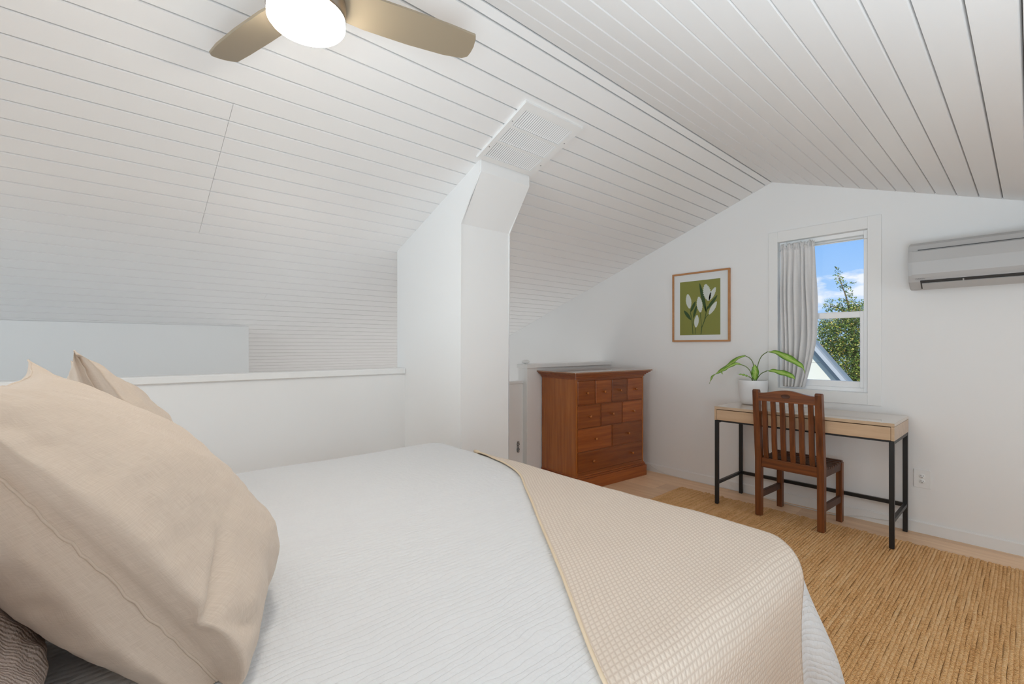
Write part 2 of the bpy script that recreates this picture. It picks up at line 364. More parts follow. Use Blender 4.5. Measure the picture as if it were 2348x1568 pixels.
def leaf_mat():
    m = mat('dieffenbachia_leaf', (0.2, 0.4, 0.05), 0.35, spec=0.4)
    t = nd(m, 'ShaderNodeTexCoord'); sp = nd(m, 'ShaderNodeSeparateXYZ'); lk(m, t.outputs['UV'], sp.inputs[0])
    n = nd(m, 'ShaderNodeTexNoise', Scale=9.0, Detail=3.0); lk(m, t.outputs['UV'], n.inputs['Vector'])
    a = nd(m, 'ShaderNodeMath', operation='SUBTRACT'); a.inputs[1].default_value = 0.5; lk(m, sp.outputs['X'], a.inputs[0])
    b = nd(m, 'ShaderNodeMath', operation='ABSOLUTE'); lk(m, a.outputs[0], b.inputs[0])
    c = nd(m, 'ShaderNodeMath', operation='MULTIPLY_ADD'); c.inputs[1].default_value = 0.7; lk(m, n.outputs['Fac'], c.inputs[0]); lk(m, b.outputs[0], c.inputs[2])
    r = nd(m, 'ShaderNodeValToRGB'); el = r.color_ramp.elements
    el[0].position = 0.42; el[0].color = (0.44, 0.60, 0.16, 1); el[1].position = 0.86; el[1].color = (0.05, 0.17, 0.015, 1)
    e2 = el.new(0.62); e2.color = (0.22, 0.42, 0.045, 1)
    lk(m, c.outputs[0], r.inputs[0]); lk(m, r.outputs[0], bsdf(m).inputs['Base Color'])
    return m
M_leaf = leaf_mat()
M_stem = mat('plant_stem', (0.16, 0.23, 0.07), 0.5)

# ------------------------------------------------------------------ the room
YW = 3.94; XR = -1.363; ZR = 2.502; SL = 0.367; SR = 0.349
XLO = -6.2; XHI = 1.6; YB = -2.6
XHW0, XHW1 = -3.03, -2.905      # half wall
YCH0, YCH1 = 1.562, 1.945       # chase
def zc(x): return ZR - (SL*(XR-x) if x < XR else SR*(x-XR))

# floor: subfloor with oak boards
bm = BM(); box(bm, XHW0, XHI+0.15, YB-0.15, YW+0.15, -0.20, -0.015); fl = S('floor', bm, M_gap)
w_ = 0.19; y = YB; k = 0; meshes = {}
while y < YW-0.01:
    wd = min(w_, YW-y)
    x = XHW1-0.02 - (0.0 if k % 3 == 0 else 0.55 if k % 3 == 1 else 1.0)
    while x < XHI:
        a = max(x, XHW1-0.02); b = min(x+1.8, XHI)
        if b-a > 0.02:
            key = (round(b-a, 3), round(wd, 3))
            if key not in meshes:
                t = BM(); box(t, -(b-a)/2+0.0006, (b-a)/2-0.0006, -wd/2+0.0006, wd/2-0.0006, -0.015, 0.0, bev=0.0012)
                o = link_mesh('floor_board', t, M_floor); meshes[key] = o.data
            else:
                o = bpy.data.objects.new('floor_board', meshes[key]); C.objects.link(o)
            o.location = ((a+b)/2, y+wd/2, 0); o.parent = fl
        x += 1.8
    y += w_; k += 1
bm = BM(); box(bm, XLO-0.15, XHW0, YB-0.15, YW+0.15, -2.7, -2.6); S('floor', bm, M_wall)

# ceiling: roof deck with white tongue-and-groove boards
bm = BM(); TH = 0.018
prism(bm, [(XLO-0.15, zc(XLO-0.15)+TH), (XR, ZR+TH), (XR, ZR+TH+0.12), (XLO-0.15, zc(XLO-0.15)+TH+0.12)], 'y', YB-0.15, YW+0.15)
prism(bm, [(XR, ZR+TH), (XHI+0.15, zc(XHI+0.15)+TH), (XHI+0.15, zc(XHI+0.15)+TH+0.12), (XR, ZR+TH+0.12)], 'y', YB-0.15, YW+0.15)
ceil = S('ceiling', bm, mat('ceiling_joint', (0.15, 0.146, 0.143), 0.85))
pl_mesh = {}
def ceil_plank(xa, xb, y0, y1):
    """board between world x=xa..xb of one slope, running y0..y1"""
    za, zb = zc(xa), zc(xb); W = math.hypot(xb-xa, zb-za); L = y1-y0
    key = (round(W, 4), round(L, 3))
    if key not in pl_mesh:
        c = 0.0050; g = 0.0033; h = W/2
        t = BM()
        prism(t, [(-h+g, 0.016), (-h+g, c*0.9), (-h+c, 0), (h-c, 0), (h-g, c*0.9), (h-g, 0.016)], 'y', -L/2+0.0006, L/2-0.0006)
        o = link_mesh('ceiling_board', t, M_ceil); pl_mesh[key] = o.data
    else:
        o = bpy.data.objects.new('ceiling_board', pl_mesh[key]); C.objects.link(o)
    o.location = ((xa+xb)/2, (y0+y1)/2, (za+zb)/2); o.rotation_euler = (0, -math.atan2(zb-za, xb-xa), 0); o.parent = ceil
ceil_plank(XR, -1.2747, YB, YW); ceil_plank(-1.408, XR, YB, YW)
x = -1.2747
while x < XHI-0.01: ceil_plank(x, min(x+0.0965, XHI), YB, YW); x += 0.0965
x = -1.408; k = 0
while x > XLO+0.01:
    xb = max(x-0.0965, XLO)
    if 8 <= k <= 17: ceil_plank(xb, x, YB, 0.385); ceil_plank(xb, x, 0.385, YW)
    elif k % 7 == 4 and k > 20: ceil_plank(xb, x, YB, 0.897); ceil_plank(xb, x, 0.897, YW)
    else: ceil_plank(xb, x, YB, YW)
    x = xb; k += 1

# gable wall with the window
WX0, WX1, WZ0, WZ1 = -1.319, -0.7525, 0.880, 2.017
bm = BM(); y0, y1 = YW, YW+0.14
def zt(x): return zc(x)+0.10
prism(bm, [(XLO-0.15, -2.7), (WX0, -2.7), (WX0, zt(WX0)), (XR, zt(XR)), (XLO-0.15, zt(XLO-0.15))], 'y', y0, y1)
prism(bm, [(WX0, -2.7), (WX1, -2.7), (WX1, WZ0), (WX0, WZ0)], 'y', y0, y1)
prism(bm, [(WX0, WZ1), (WX1, WZ1), (WX1, zt(WX1)), (WX0, zt(WX0))], 'y', y0, y1)
prism(bm, [(WX1, -2.7), (XHI+0.15, -2.7), (XHI+0.15, zt(XHI+0.15)), (WX1, zt(WX1))], 'y', y0, y1)
S('wall_far', bm, M_wall)
bm = BM()
prism(bm, [(XLO-0.15, -2.7), (XHI+0.15, -2.7), (XHI+0.15, zt(XHI+0.15)), (XR, zt(XR)), (XLO-0.15, zt(XLO-0.15))], 'y', YB-0.15, YB)
S('wall_back', bm, M_wall)
bm = BM(); box(bm, XHI, XHI+0.15, YB, YW, -0.2, zc(XHI)+0.02); S('wall_right', bm, M_wall)
bm = BM(); box(bm, XLO-0.15, XLO, YB, YW, -2.7, zc(XLO)+0.02); S('wall_left', bm, M_wall)
# knee wall beyond the stairwell, ending short of the stairs
bm = BM(); box(bm, -4.55, -4.432, YB, 0.897, -2.6, zc(-4.432)-0.002); S('wall_stair', bm, M_wall)
# wall below floor level of the stairwell
bm = BM(); box(bm, XHW0-0.001, XHW0+0.05, YB, YW, -2.6, -0.2); S('wall_stair_low', bm, M_wall)
# stairs going down
bm = BM()
for i in range(12):
    box(bm, XHW0-0.25*(i+1), XHW0-0.25*i, 1.95, 2.72, -2.6, -0.19*(i+1)) if i < 11 else None
S('stairs', bm, M_wall)

# half wall and its cap
bm = BM(); box(bm, XHW0+0.012, XHW1-0.012, YB, YCH0, -0.2, 1.012); S('wall_half', bm, M_wall)
bm = BM(); box(bm, XHW0+0.012, XHW1-0.012, 2.80, YW, -0.2, 1.012); S('wall_half_rail', bm, M_wall)
bm = BM(); box(bm, XHW0-0.005, XHW1+0.005, YB, YCH0-0.001, 1.012, 1.050, bev=0.004); S('trim_1', bm, M_trim)
bm = BM(); box(bm, XHW0-0.002, XHW1+0.005, 2.815, YW, 1.012, 1.050, bev=0.004); S('trim_2', bm, M_trim)
# chase
XC = -2.237
bm = BM()
prism(bm, [(XHW0, -0.2), (XC, -0.2), (XC, 1.93), (-2.043, 2.185), (-2.043, zc(-2.043)+0.005), (XHW0, zc(XHW0)+0.005)], 'y', YCH0, YCH1)
bmesh.ops.bevel(bm, geom=[e_ for e_ in bm.edges if abs(e_.verts[0].co.y-e_.verts[1].co.y) < 1e-6 and min(e_.verts[0].co.x, e_.verts[1].co.x) > XC-0.01], offset=0.006, segments=2, affect='EDGES')
S('wall_chase', bm, M_wall)
# baseboards
def bprof(t=0.013, h=0.072): return [(0, 0), (-t, 0), (-t, h-0.006), (-t+0.005, h), (0, h)]
bm = BM(); prism(bm, [(YW+a, b) for a, b in bprof()], 'x', XHW1-0.012, XHI); S('baseboard_far', bm, M_trim)
bm = BM(); prism(bm, [(XHW1-0.012-a, b) for a, b in bprof()], 'y', 2.83, YW); S('baseboard_rail', bm, M_trim)
bm = BM(); prism(bm, [(XHW1-0.012-a, b) for a, b in bprof()], 'y', YB, YCH0); S('baseboard_half', bm, M_trim)
bm = BM(); prism(bm, [(XC-a, b) for a, b in bprof()], 'y', YCH0, YCH1); S('baseboard_chase', bm, M_trim)

# window
bm = BM(); cw = 0.066
win = bpy.data.objects.new('window_1', None); C.objects.link(win); win.location = ((WX0+WX1)/2, YW, WZ0); win['kind'] = 'structure'
def casing(x0, x1, z0, z1):
    bm = BM(); box(bm, x0, x1, YW-0.012, YW, z0, z1, bev=0.002); P('casing_board', bm, M_trim, win)
casing(WX0-cw, WX0, WZ0-0.083, WZ1+0.083); casing(WX1, WX1+0.076, WZ0-0.083, WZ1+0.083)
casing(WX0, WX1, WZ1, WZ1+0.083); casing(WX0, WX1, WZ0-0.083, WZ0)
bm = BM()
FY0, FY1 = YW+0.035, YW+0.125
fw = 0.030
for (a, b, c, d) in ((WX0, WX0+fw, WZ0, WZ1), (WX1-fw, WX1, WZ0, WZ1), (WX0+fw, WX1-fw, WZ0, WZ0+0.028), (WX0+fw, WX1-fw, WZ1-0.03, WZ1)):
    box(bm, a, b, FY0, FY1, c, d, bev=0.002)
P('window_frame', bm, M_white, win)
ZM = 1.435
def sash(name, x0, x1, z0, z1, ya, yb, t, tb, tt):
    bm = BM()
    box(bm, x0, x0+t, ya, yb, z0, z1, bev=0.003); box(bm, x1-t, x1, ya, yb, z0, z1, bev=0.003)
    box(bm, x0+t, x1-t, ya, yb, z0, z0+tb, bev=0.003); box(bm, x0+t, x1-t, ya, yb, z1-tt, z1, bev=0.003)
    s = P(name, bm, M_white, win)
    g = BM(); box(g, x0+t, x1-t, (ya+yb)/2-0.002, (ya+yb)/2+0.002, z0+tb, z1-tt)
    gl = P('pane', g, M_glass, s)
    gl.location = (0, 0, 0)
sash('upper_sash', WX0+fw, WX1-fw+0.004, ZM-0.015, WZ1-0.03, YW+0.085, YW+0.110, 0.014, 0.03, 0.014)
sash('lower_sash', WX0+fw, WX1-fw+0.004, WZ0+0.028, ZM+0.018, YW+0.05, YW+0.080, 0.028, 0.045, 0.045)

# ------------------------------------------------------------------ bed, quilt, throw
BX0, BX1, BY0, BY1, BZ = -2.31, -0.395, -0.58, 1.465, 0.655
def bed_surface(p, q, lift=0.0, r=0.065, Rc=0.06):
    ix0, ix1, iy0, iy1 = BX0+r+Rc, BX1-r-Rc, BY0+r+Rc, BY1-r-Rc
    cx = min(max(p, ix0), ix1); cy = min(max(q, iy0), iy1)
    w = Vector((p-cx, q-cy)); L = w.length
    if L < 1e-9: return Vector((p, q, BZ+lift))
    n = w/L; l = L-Rc
    if l <= 0: return Vector((p, q, BZ+lift))
    rr = r+lift
    if l < r*math.pi/2:
        a = l/r; h = Rc+rr*math.sin(a); z = BZ-r+rr*math.cos(a)
    else:
        v = l-r*math.pi/2
        corner = abs(n.x*n.y)*2
        fl_ = 0.05*v + corner*0.32*v + (0.010*math.sin(11*(p+q))+0.008*math.sin(7*(p-q)+1))*min(1, v/0.3)
        h = Rc+rr+fl_; z = BZ-r-v
    return Vector((cx+n.x*h, cy+n.y*h, max(z, 0.03)))
def soft(p, q): return 0.006*noise.noise(Vector((p*2.3, q*2.3, 0.3)))+0.0025*noise.noise(Vector((p*9, q*5, 2)))
def cloth_grid(fn, nu, nv, keep=None):
    bm = BM(); uvl = bm.loops.layers.uv.new('UVMap'); V = {}
    for i in range(nu+1):
        for j in range(nv+1):
            co, uv = fn(i/nu, j/nv)
            V[i, j] = (bm.verts.new(co), uv)
    for i in range(nu):
        for j in range(nv):
            ks = [(i, j), (i+1, j), (i+1, j+1), (i, j+1)]
            if keep and not all(keep(*V[k_][1]) for k_ in ks): continue
            f = bm.faces.new([V[k_][0] for k_ in ks]); f.smooth = True
            for l_, k_ in zip(f.loops, ks): l_[uvl].uv = V[k_][1]
    bmesh.ops.delete(bm, geom=[v for v in bm.verts if not v.link_faces], context='VERTS')
    return bm
DROP = 0.52
def qf(u, v):
    p = BX0-DROP+(BX1-BX0+2*DROP)*u; q = BY0-0.05+(BY1-BY0+0.05+DROP)*v
    co = bed_surface(p, q); co.z += soft(p, q); return co, (p, q)
def qk(p, q):
    dx = max(BX0-p, 0, p-BX1)+0.0; dy = max(q-BY1, 0)
    return math.hypot(dx, dy) < DROP*0.98
bm = cloth_grid(qf, 170, 150, qk)
q_o = T('quilt', bm, M_quilt, 'white matelasse quilt spread over the bed, hanging down its sides', 'quilt')
sm = q_o.modifiers.new('thick', 'SOLIDIFY'); sm.thickness = 0.004; sm.offset = -1

bed = thing('bed', ((BX0+BX1)/2, (BY0+BY1)/2, 0), 'bed standing under the white quilt beside the white half wall', 'bed')
bm = BM(); box(bm, BX0+0.03, BX1-0.03, BY0+0.0, BY1-0.03, 0.36, BZ-0.03, bev=0.05, seg=3); P('mattress', bm, M_quilt, bed, smooth=False)
bm = BM(); box(bm, BX0+0.03, BX1-0.03, BY0, BY1-0.03, 0.12, 0.355, bev=0.01); P('bed_base', bm, M_linen, bed)
for sx in (BX0+0.12, BX1-0.12):
    for sy in (BY0+0.12, BY1-0.15):
        bm = BM(); box(bm, sx-0.03, sx+0.03, sy-0.03, sy+0.03, 0.0145, 0.12); P('leg', bm, M_chz, bed)

def poly_at(pts, s):
    L = [0]
    for a, b in zip(pts[:-1], pts[1:]): L.append(L[-1]+(b-a).length)
    t = s*L[-1]
    for i in range(len(pts)-1):
        if t <= L[i+1] or i == len(pts)-2:
            k_ = (t-L[i])/max(L[i+1]-L[i], 1e-9); return pts[i].lerp(pts[i+1], k_)
Lc = smooth_path([(-1.935, 1.44, 0), (-1.50, 1.330, 0), (-1.24, 1.165, 0), (-0.975, 0.975, 0), (-0.72, 0.79, 0), (-0.46, 0.60, 0), (-0.18, 0.42, 0), (0.02, 0.30, 0)], 8)
Rc_ = smooth_path([(-1.92, 1.46, 0), (-1.60, 1.66, 0), (-1.20, 1.78, 0), (-0.82, 1.68, 0), (-0.56, 1.49, 0), (-0.44, 1.38, 0), (-0.34, 1.31, 0), (-0.20, 1.285, 0), (-0.05, 1.28, 0), (0.10, 1.28, 0)], 8)
SLEN = sum((b-a).length for a, b in zip(Lc[:-1], Lc[1:]))
def tf(s, t):
    a = poly_at(Lc, s); b = poly_at(Rc_, s); c = a.lerp(b, t)
    lift = 0.010+0.004*noise.noise(Vector((c.x*4, c.y*4, 5)))
    co = bed_surface(c.x, c.y, lift); co.z += soft(c.x, c.y)
    return co, (s*SLEN, t*(b-a).length)
thr = thing('throw_blanket', (-1.0, 1.1, BZ), 'beige waffle-weave throw blanket laid askew across the foot of the bed', 'blanket')
bm = cloth_grid(tf, 190, 90)
bmesh.ops.translate(bm, verts=bm.verts, vec=-thr.location)
o = P('throw_body', bm, M_waffle, thr, world=False); sm = o.modifiers.new('thick', 'SOLIDIFY'); sm.thickness = 0.006; sm.offset = 0
bm = BM()
pts = [tf(s/160, 0.0)[0]+Vector((0, 0, 0.001)) for s in range(161)]
tube(bm, pts, [0.0042 if i > 3 else 0.008 for i in range(161)], 8)
P('hem', bm, M_hem, thr, label='thicker yellowish hem along the edge of the throw')

# ------------------------------------------------------------------ pillows
def pillow(name, BN, TN, TF, BF, out, hf, hb, label, mt, creases=(), wr=0.004, seed=0, tip=0.05, sag=0.25, group=None, pull=0.04, ex=0.36):
    BN, TN, TF, BF = map(Vector, (BN, TN, TF, BF)); out = Vector(out).normalized()
    N = 96
    base = (BN+TN+TF+BF)/4; base.z = min(BN.z, BF.z)
    root = thing(name, base, label, 'pillow', group=group)
    bm = BM(); uvl = bm.loops.layers.uv.new('UVMap')
    def mid(a, b):
        aa = a*(1-pull*(1-b*b)); bb = b*(1-((0.10*(1-abs(a)**9)+0.07*(1-a*a)) if b > 0 else pull*(1-a*a)))
        s_, t_ = (aa+1)/2, (bb+1)/2
        return (BN.lerp(BF, s_)).lerp(TN.lerp(TF, s_), t_)
    def h(a, b, side):
        H = hf if side > 0 else hb
        v = max(1-a*a, 0)**ex*max(1-b*b, 0)**(0.46 if b > 0 else 0.24)
        v *= 1-sag*b
        w = noise.noise(Vector((a*2.1+seed, b*2.1, side*3)))*0.018
        e_ = 1-max(abs(a), abs(b))
        w += wr*noise.noise(Vector((a*9+seed, b*9, side*5+1)))*min(1, e_*8)*1.5
        if e_ < 0.35:  # gathers at the seams
            ang = a if abs(b) > abs(a) else b
            w += wr*math.sin(ang*34+3*noise.noise(Vector((a*5, b*5, seed))))*(0.35-e_)*2*min(1, e_*14)
        if side > 0:
            for (a0, b0, a1, b1, dep, wd) in creases:
                d = Vector((a1-a0, b1-b0)); L = d.length; d /= L
                r_ = Vector((a-a0, b-b0)); t = r_.dot(d); n_ = abs(r_.x*d.y-r_.y*d.x)
                q_ = max(0, min(1, (L-t)/(0.6*L)))*max(0, min(1, (t+2*wd)/(2*wd))); w -= dep*math.exp(-(n_/wd)**2)*q_*q_*(3-2*q_)
        return H*v+w*min(1, e_*12)
    V = {}
    for side in (1, -1):
        for i in range(N+1):
            for j in range(N+1):
                a = math.sin((i/N*2-1)*math.pi/2); b = math.sin((j/N*2-1)*math.pi/2)
                if i in (0, N) or j in (0, N):
                    if side == -1: V[side, i, j] = V[1, i, j]; continue
                    co = mid(a, b)
                    co += 0.0032*noise.noise(Vector((a*14, b*14, seed)))*Vector((0, 1, 1))
                else:
                    co = mid(a, b)+out*h(a, b, side)*side
                    g_ = math.exp(-((a+0.88)/0.12)**2)*min(1, (1+a)*25); g1 = math.exp(-((a+0.955)/0.040)**2)*min(1, (1+a)*120)
                    co.x += g1*(0.034 if side > 0 else 0.010)+g_*((0.002 if side > 0 else 0.004)+(0.045 if side > 0 else 0.02)*math.exp(-((b+0.95)/0.42)**2))
                V[side, i, j] = bm.verts.new(co)
    for side in (1, -1):
        for i in range(N):
            for j in range(N):
                ks = [(i, j), (i+1, j), (i+1, j+1), (i, j+1)]
                if side < 0: ks = ks[::-1]
                f = bm.faces.new([V[side, *k_] for k_ in ks]); f.smooth = True
                for l_, k_ in zip(f.loops, ks): l_[uvl].uv = (k_[0]/N*0.65, k_[1]/N*0.65)
    rim = [V[1, i, 0].co.copy() for i in range(N)]+[V[1, N, j].co.copy() for j in range(N)]+[V[1, N-i, N].co.copy() for i in range(N)]+[V[1, 0, N-j].co.copy() for j in range(N)]
    P('pillow_cover', bm, mt, root)
    rim.append(rim[0])
    bm = BM(); tube(bm, rim, 0.0022, 6); P('seam', bm, mt, root)
    return root
pillow('linen_pillow', (-0.87, 0.130, 0.660), (-0.87, -0.200, 1.175), (-1.50, -0.137, 1.170), (-1.50, 0.15, 0.665), (0.04, 0.95, 0.30), 0.188, 0.155,
       'large beige linen pillow nearest the camera, seam towards the viewer', M_linen,
       ex=0.50, creases=((-0.97, -0.60, -0.60, -0.26, 0.020, 0.034), (-0.97, -0.60, -0.80, -0.97, 0.016, 0.034), (-0.70, -0.95, -0.45, -0.55, 0.006, 0.06)), seed=1.3, sag=0.30, wr=0.003)
pillow('linen_pillow', (-1.56, 0.14, 0.665), (-1.60, -0.066, 1.19), (-2.22, -0.10, 1.15), (-2.22, 0.13, 0.665), (0.0, 0.92, 0.38), 0.128, 0.10,
       'beige linen pillow farther across the bed, only its top showing behind the nearer one', M_linen, seed=4.1, wr=0.0025)
pillow('knit_cushion', (-0.75, -0.08, 0.672), (-0.76, -0.39, 0.99), (-1.40, -0.42, 1.0), (-1.40, -0.12, 0.672), (0, 0.8, 0.6), 0.06, 0.09,
       'taupe knitted cushion at the lower left, behind the linen pillows', M_knit, seed=8.1)

# ------------------------------------------------------------------ rug of jute braids
RX0, RX1, RY0, RY1 = -1.975, 0.50, 0.45, 3.655
rug = thing('jute_rug', ((RX0+RX1)/2, (RY0+RY1)/2, 0), 'woven golden-brown jute rug on the oak floor under the bed and desk', 'rug')
bm = BM(); box(bm, RX0+0.01, RX1-0.01, RY0+0.01, RY1-0.01, 0.0005, 0.006); P('rug_backing', bm, M_jute, rug)
bw = 0.0145; nb = int((RX1-RX0)/bw); braid_meshes = []
for v_ in range(5):
    bm = BM(); Ly = RY1-RY0; n = 260; rows = []
    for i in range(n+1):
        yy = -Ly/2+Ly*i/n
        if i == 0: yy += -0.012+0.02*rnd.random()
        if i == n: yy += -0.012+0.02*rnd.random()
        wob = 0.0040*noise.noise(Vector((yy*6, v_*7, 0)))
        zz = 0.0012*math.sin(yy*2*math.pi*48)+0.0014*noise.noise(Vector((yy*40, v_, 3)))
        row = []
        for xq, zq in ((-0.5, 0.0092), (-0.34, 0.0115), (0, 0.0125), (0.34, 0.0115), (0.5, 0.0092)):
            row.append(bm.verts.new((xq*bw*0.98+wob, yy, zq+(zz if zq > 0.010 else 0))))
        rows.append(row)
    for a, b in zip(rows[:-1], rows[1:]):
        for k_ in range(4):
            f = bm.faces.new((a[k_], a[k_+1], b[k_+1], b[k_])); f.smooth = True
    braid_meshes.append(bm)
bms = []
for v_, bmx in enumerate(braid_meshes):
    me = bpy.data.meshes.new('braid'); bmesh.ops.recalc_face_normals(bmx, faces=bmx.faces); bmx.to_mesh(me); bmx.free(); me.materials.append(M_jute); bms.append(me)
for i in range(nb):
    o = bpy.data.objects.new('braid', bms[rnd.randrange(5)]); C.objects.link(o); o.parent = rug
    o.location = (RX0+bw*(i+0.5)-rug.location.x, rnd.uniform(-0.006, 0.006), 0); o.rotation_euler = (0, 0, 0 if rnd.random() < 0.5 else math.pi)

# ------------------------------------------------------------------ desk
RZ = 0.0142
DX0, DX1, DY0, DY1, DZ0, DZ1 = -1.593, -0.533, 3.445, 3.905, 0.647, 0.750
desk = thing('writing_desk', ((DX0+DX1)/2, (DY0+DY1)/2, 0), 'narrow light oak desk on thin black metal legs under the window', 'desk')
bm = BM(); box(bm, DX0, DX1, DY0, DY1, DZ1-0.020, DZ1, bev=0.0015); P('desktop', bm, M_oaktop, desk)
bm = BM(); box(bm, DX0, DX0+0.016, DY0+0.0, DY1, DZ0, DZ1-0.021, bev=0.001); P('side_panel', bm, M_oak, desk)
bm = BM(); box(bm, DX1-0.016, DX1, DY0+0.0, DY1, DZ0, DZ1-0.021, bev=0.001); P('side_panel', bm, M_oak, desk)
bm = BM(); box(bm, DX0+0.017, DX1-0.017, DY1-0.016, DY1, DZ0, DZ1-0.021); P('back_panel', bm, M_oak, desk)
bm = BM(); box(bm, DX0+0.017, DX1-0.017, DY0+0.02, DY1-0.017, DZ0, DZ0+0.012); P('drawer_bottom', bm, M_oak, desk)
bm = BM(); box(bm, DX0+0.0175, DX1-0.0175, DY0+0.0005, DY0+0.018, DZ0+0.002, DZ1-0.0245, bev=0.001); P('drawer', bm, M_oak, desk)
lt = 0.025
for lx in (DX0+0.001, DX1-lt-0.001):
    for ly in (DY0+0.002, DY1-lt-0.002):
        bm = BM(); box(bm, lx, lx+lt, ly, ly+lt, RZ if ly < 3.7 else 0.0, DZ0, bev=0.002); P('leg', bm, M_black, desk)
    bm = BM(); box(bm, lx+0.003, lx+lt-0.003, DY0+lt, DY1-lt, 0.162, 0.183); P('side_stretcher', bm, M_black, desk)
    bm = BM(); box(bm, lx+0.001, lx+lt-0.001, DY0+lt, DY1-lt, DZ0-0.02, DZ0-0.0005); P('side_rail', bm, M_black, desk)
bm = BM(); box(bm, DX0+lt, DX1-lt, DY1-lt+0.002, DY1-0.004, 0.160, 0.184); P('back_stretcher', bm, M_black, desk)
bm = BM(); box(bm, DX0+lt, DX1-lt, DY0+0.006, DY0+0.026, DZ0-0.010, DZ0-0.0005); P('front_rail', bm, M_black, desk)

# ------------------------------------------------------------------ chair (local: x across, y forward to the desk)
chx = thing('slatted_chair', (-1.075, 3.615, 0), 'dark-stained wooden chair with slatted back and oval inlay, pushed to the desk', 'chair', rz=math.radians(-3.2))
hw = 0.212; pw = 0.040
def lean(z): return -0.045*max(0, (z-0.42)/0.48)
for s in (-1, 1):
    bm = BM()                                   # rear post = leg + back upright
    prof = []
    zs_ = [RZ, 0.20, 0.42, 0.60, 0.78, 0.893]
    for z in zs_: prof.append((-0.175+lean(z)-0.020, z))
    prof.append((-0.175+lean(0.903)-0.012, 0.903)); prof.append((-0.175+lean(0.903)+0.012, 0.903))
    for z in zs_[::-1]: prof.append((-0.175+lean(z)+0.020, z))
    x0 = s*hw-(pw if s > 0 else 0); prism(bm, prof, 'x', x0, x0+pw)
    bmesh.ops.bevel(bm, geom=list(bm.edges), offset=0.003, segments=1, affect='EDGES')
    P('rear_leg', bm, M_chz, chx, world=False)
    bm = BM(); box(bm, x0+0.004*(1 if s < 0 else 0), x0+pw-0.004*(1 if s > 0 else 0), 0.150, 0.190, 0.0, 0.41, bev=0.003); P('front_leg', bm, M_chz, chx, world=False)
    bm = BM(); box(bm, x0+0.010, x0+0.030, -0.155, 0.150, 0.355, 0.412, bev=0.002); P('side_apron', bm, M_chdark, chx, world=False)
    bm = BM(); box(bm, x0+0.009, x0+0.031, -0.155, 0.150, 0.135, 0.180, bev=0.002); P('stretcher', bm, M_chdark, chx, world=False)
bm = BM(); box(bm, -hw+pw, hw-pw, -0.188, -0.164, 0.358, 0.424, bev=0.003); P('back_apron', bm, M_chx, chx, world=False)
bm = BM(); box(bm, -hw+pw, hw-pw, 0.160, 0.182, 0.355, 0.410, bev=0.003); P('front_apron', bm, M_chx, chx, world=False)
# crest rail with a low arch
bm = BM(); n = 20; pts = []
for i in range(n+1):
    x = (-1+2*i/n)*(hw-pw); a = math.cos(x/(hw-pw)*math.pi)*0.5+0.5
    pts.append((x, 0.881+0.026*a))
pts = [(-(hw-pw), 0.826)]+pts+[((hw-pw), 0.826)]
ly = -0.175+lean(0.86)
prism(bm, pts, 'y', ly-0.013, ly+0.013); crest = P('crest_rail', bm, M_chx, chx, world=False)
bm = BM(); lathe(bm, [(0, 0.0), (0.9, 0.0), (1.0, 0.3), (1.12, 0.5), (1.12, 0.0)], m=Matrix.Translation((0, ly-0.0135, 0.868)) @ Matrix.Diagonal((0.025, 0.002, 0.0125, 1)) @ Matrix.Rotation(math.radians(90), 4, 'X'), seg=28)
P('oval_inlay', bm, M_chdark, crest, world=False, label='darker oval ring carved in the crest rail')
# back slats, gently bowed
for i in range(6):
    x = -0.1425+0.057*i; bm = BM(); pr = []
    zz = [0.424-0.0, 0.50, 0.60, 0.70, 0.826]
    bow = [0, -0.004, -0.002, 0.004, 0]
    for z, b_ in zip(zz, bow): pr.append((-0.175+lean(z)+b_-0.008, z))
    for z, b_ in zip(zz[::-1], bow[::-1]): pr.append((-0.175+lean(z)+b_+0.008, z))
    prism(bm, pr, 'x', x-0.0155, x+0.0155)
    bmesh.ops.bevel(bm, geom=list(bm.edges), offset=0.002, segments=1, affect='EDGES')
    P('back_slat', bm, M_chz, chx, world=False)
for i in range(8):
    y = -0.150+0.0405*i; bm = BM(); zq = 0.424-0.012*math.sin(math.pi*(i+0.5)/8)
    box(bm, -hw+0.002, hw-0.002, y, y+0.030, zq-0.014, zq+0.004, bev=0.003)
    P('seat_slat', bm, M_chdark, chx, world=False)

# ------------------------------------------------------------------ chest of drawers (local: x along the front, y to the back)
W, D = 0.885, 0.425
dr = thing('chest_of_drawers', (-2.484, 2.884, 0), 'reddish-brown wooden chest of ten drawers standing against the stair rail', 'dresser', rz=math.atan2(0.9969, 0.0784))
bm = BM(); box(bm, 0, 0.020, 0, D, 0.10, 0.935); box(bm, 0.020, W-0.020, D-0.012, D-0.002, 0.10, 0.935)
box(bm, 0.020, W-0.020, 0.022, D-0.012, 0.10, 0.115); box(bm, W-0.02, W, 0, D, 0.10, 0.935)
car = P('carcass', bm, M_dres, dr, world=False)
bm = BM(); box(bm, 0.0201, W-0.0201, 0.028, 0.034, 0.116, 0.935); P('dust_panel', bm, M_gap, dr, world=False)
rows = [(0.715, 0.912, 4), (0.520, 0.706, 3), (0.325, 0.511, 2), (0.150, 0.316, 1)]
bm = BM()
for z in (0.7105, 0.5155, 0.3205): box(bm, 0.02, W-0.02, 0.0, 0.026, z-0.0035, z+0.0035)
box(bm, 0.02, W-0.02, 0.0, 0.026, 0.9135, 0.935); box(bm, 0.02, W-0.02, 0.0, 0.026, 0.115, 0.1485)
for z0, z1, n in rows:
    for k_ in range(1, n):
        xm = 0.02+(W-0.04)*k_/n; box(bm, xm-0.0045, xm+0.0045, 0.001, 0.026, z0-0.003, z1+0.003)
P('face_frame', bm, M_dresh, dr, world=False)
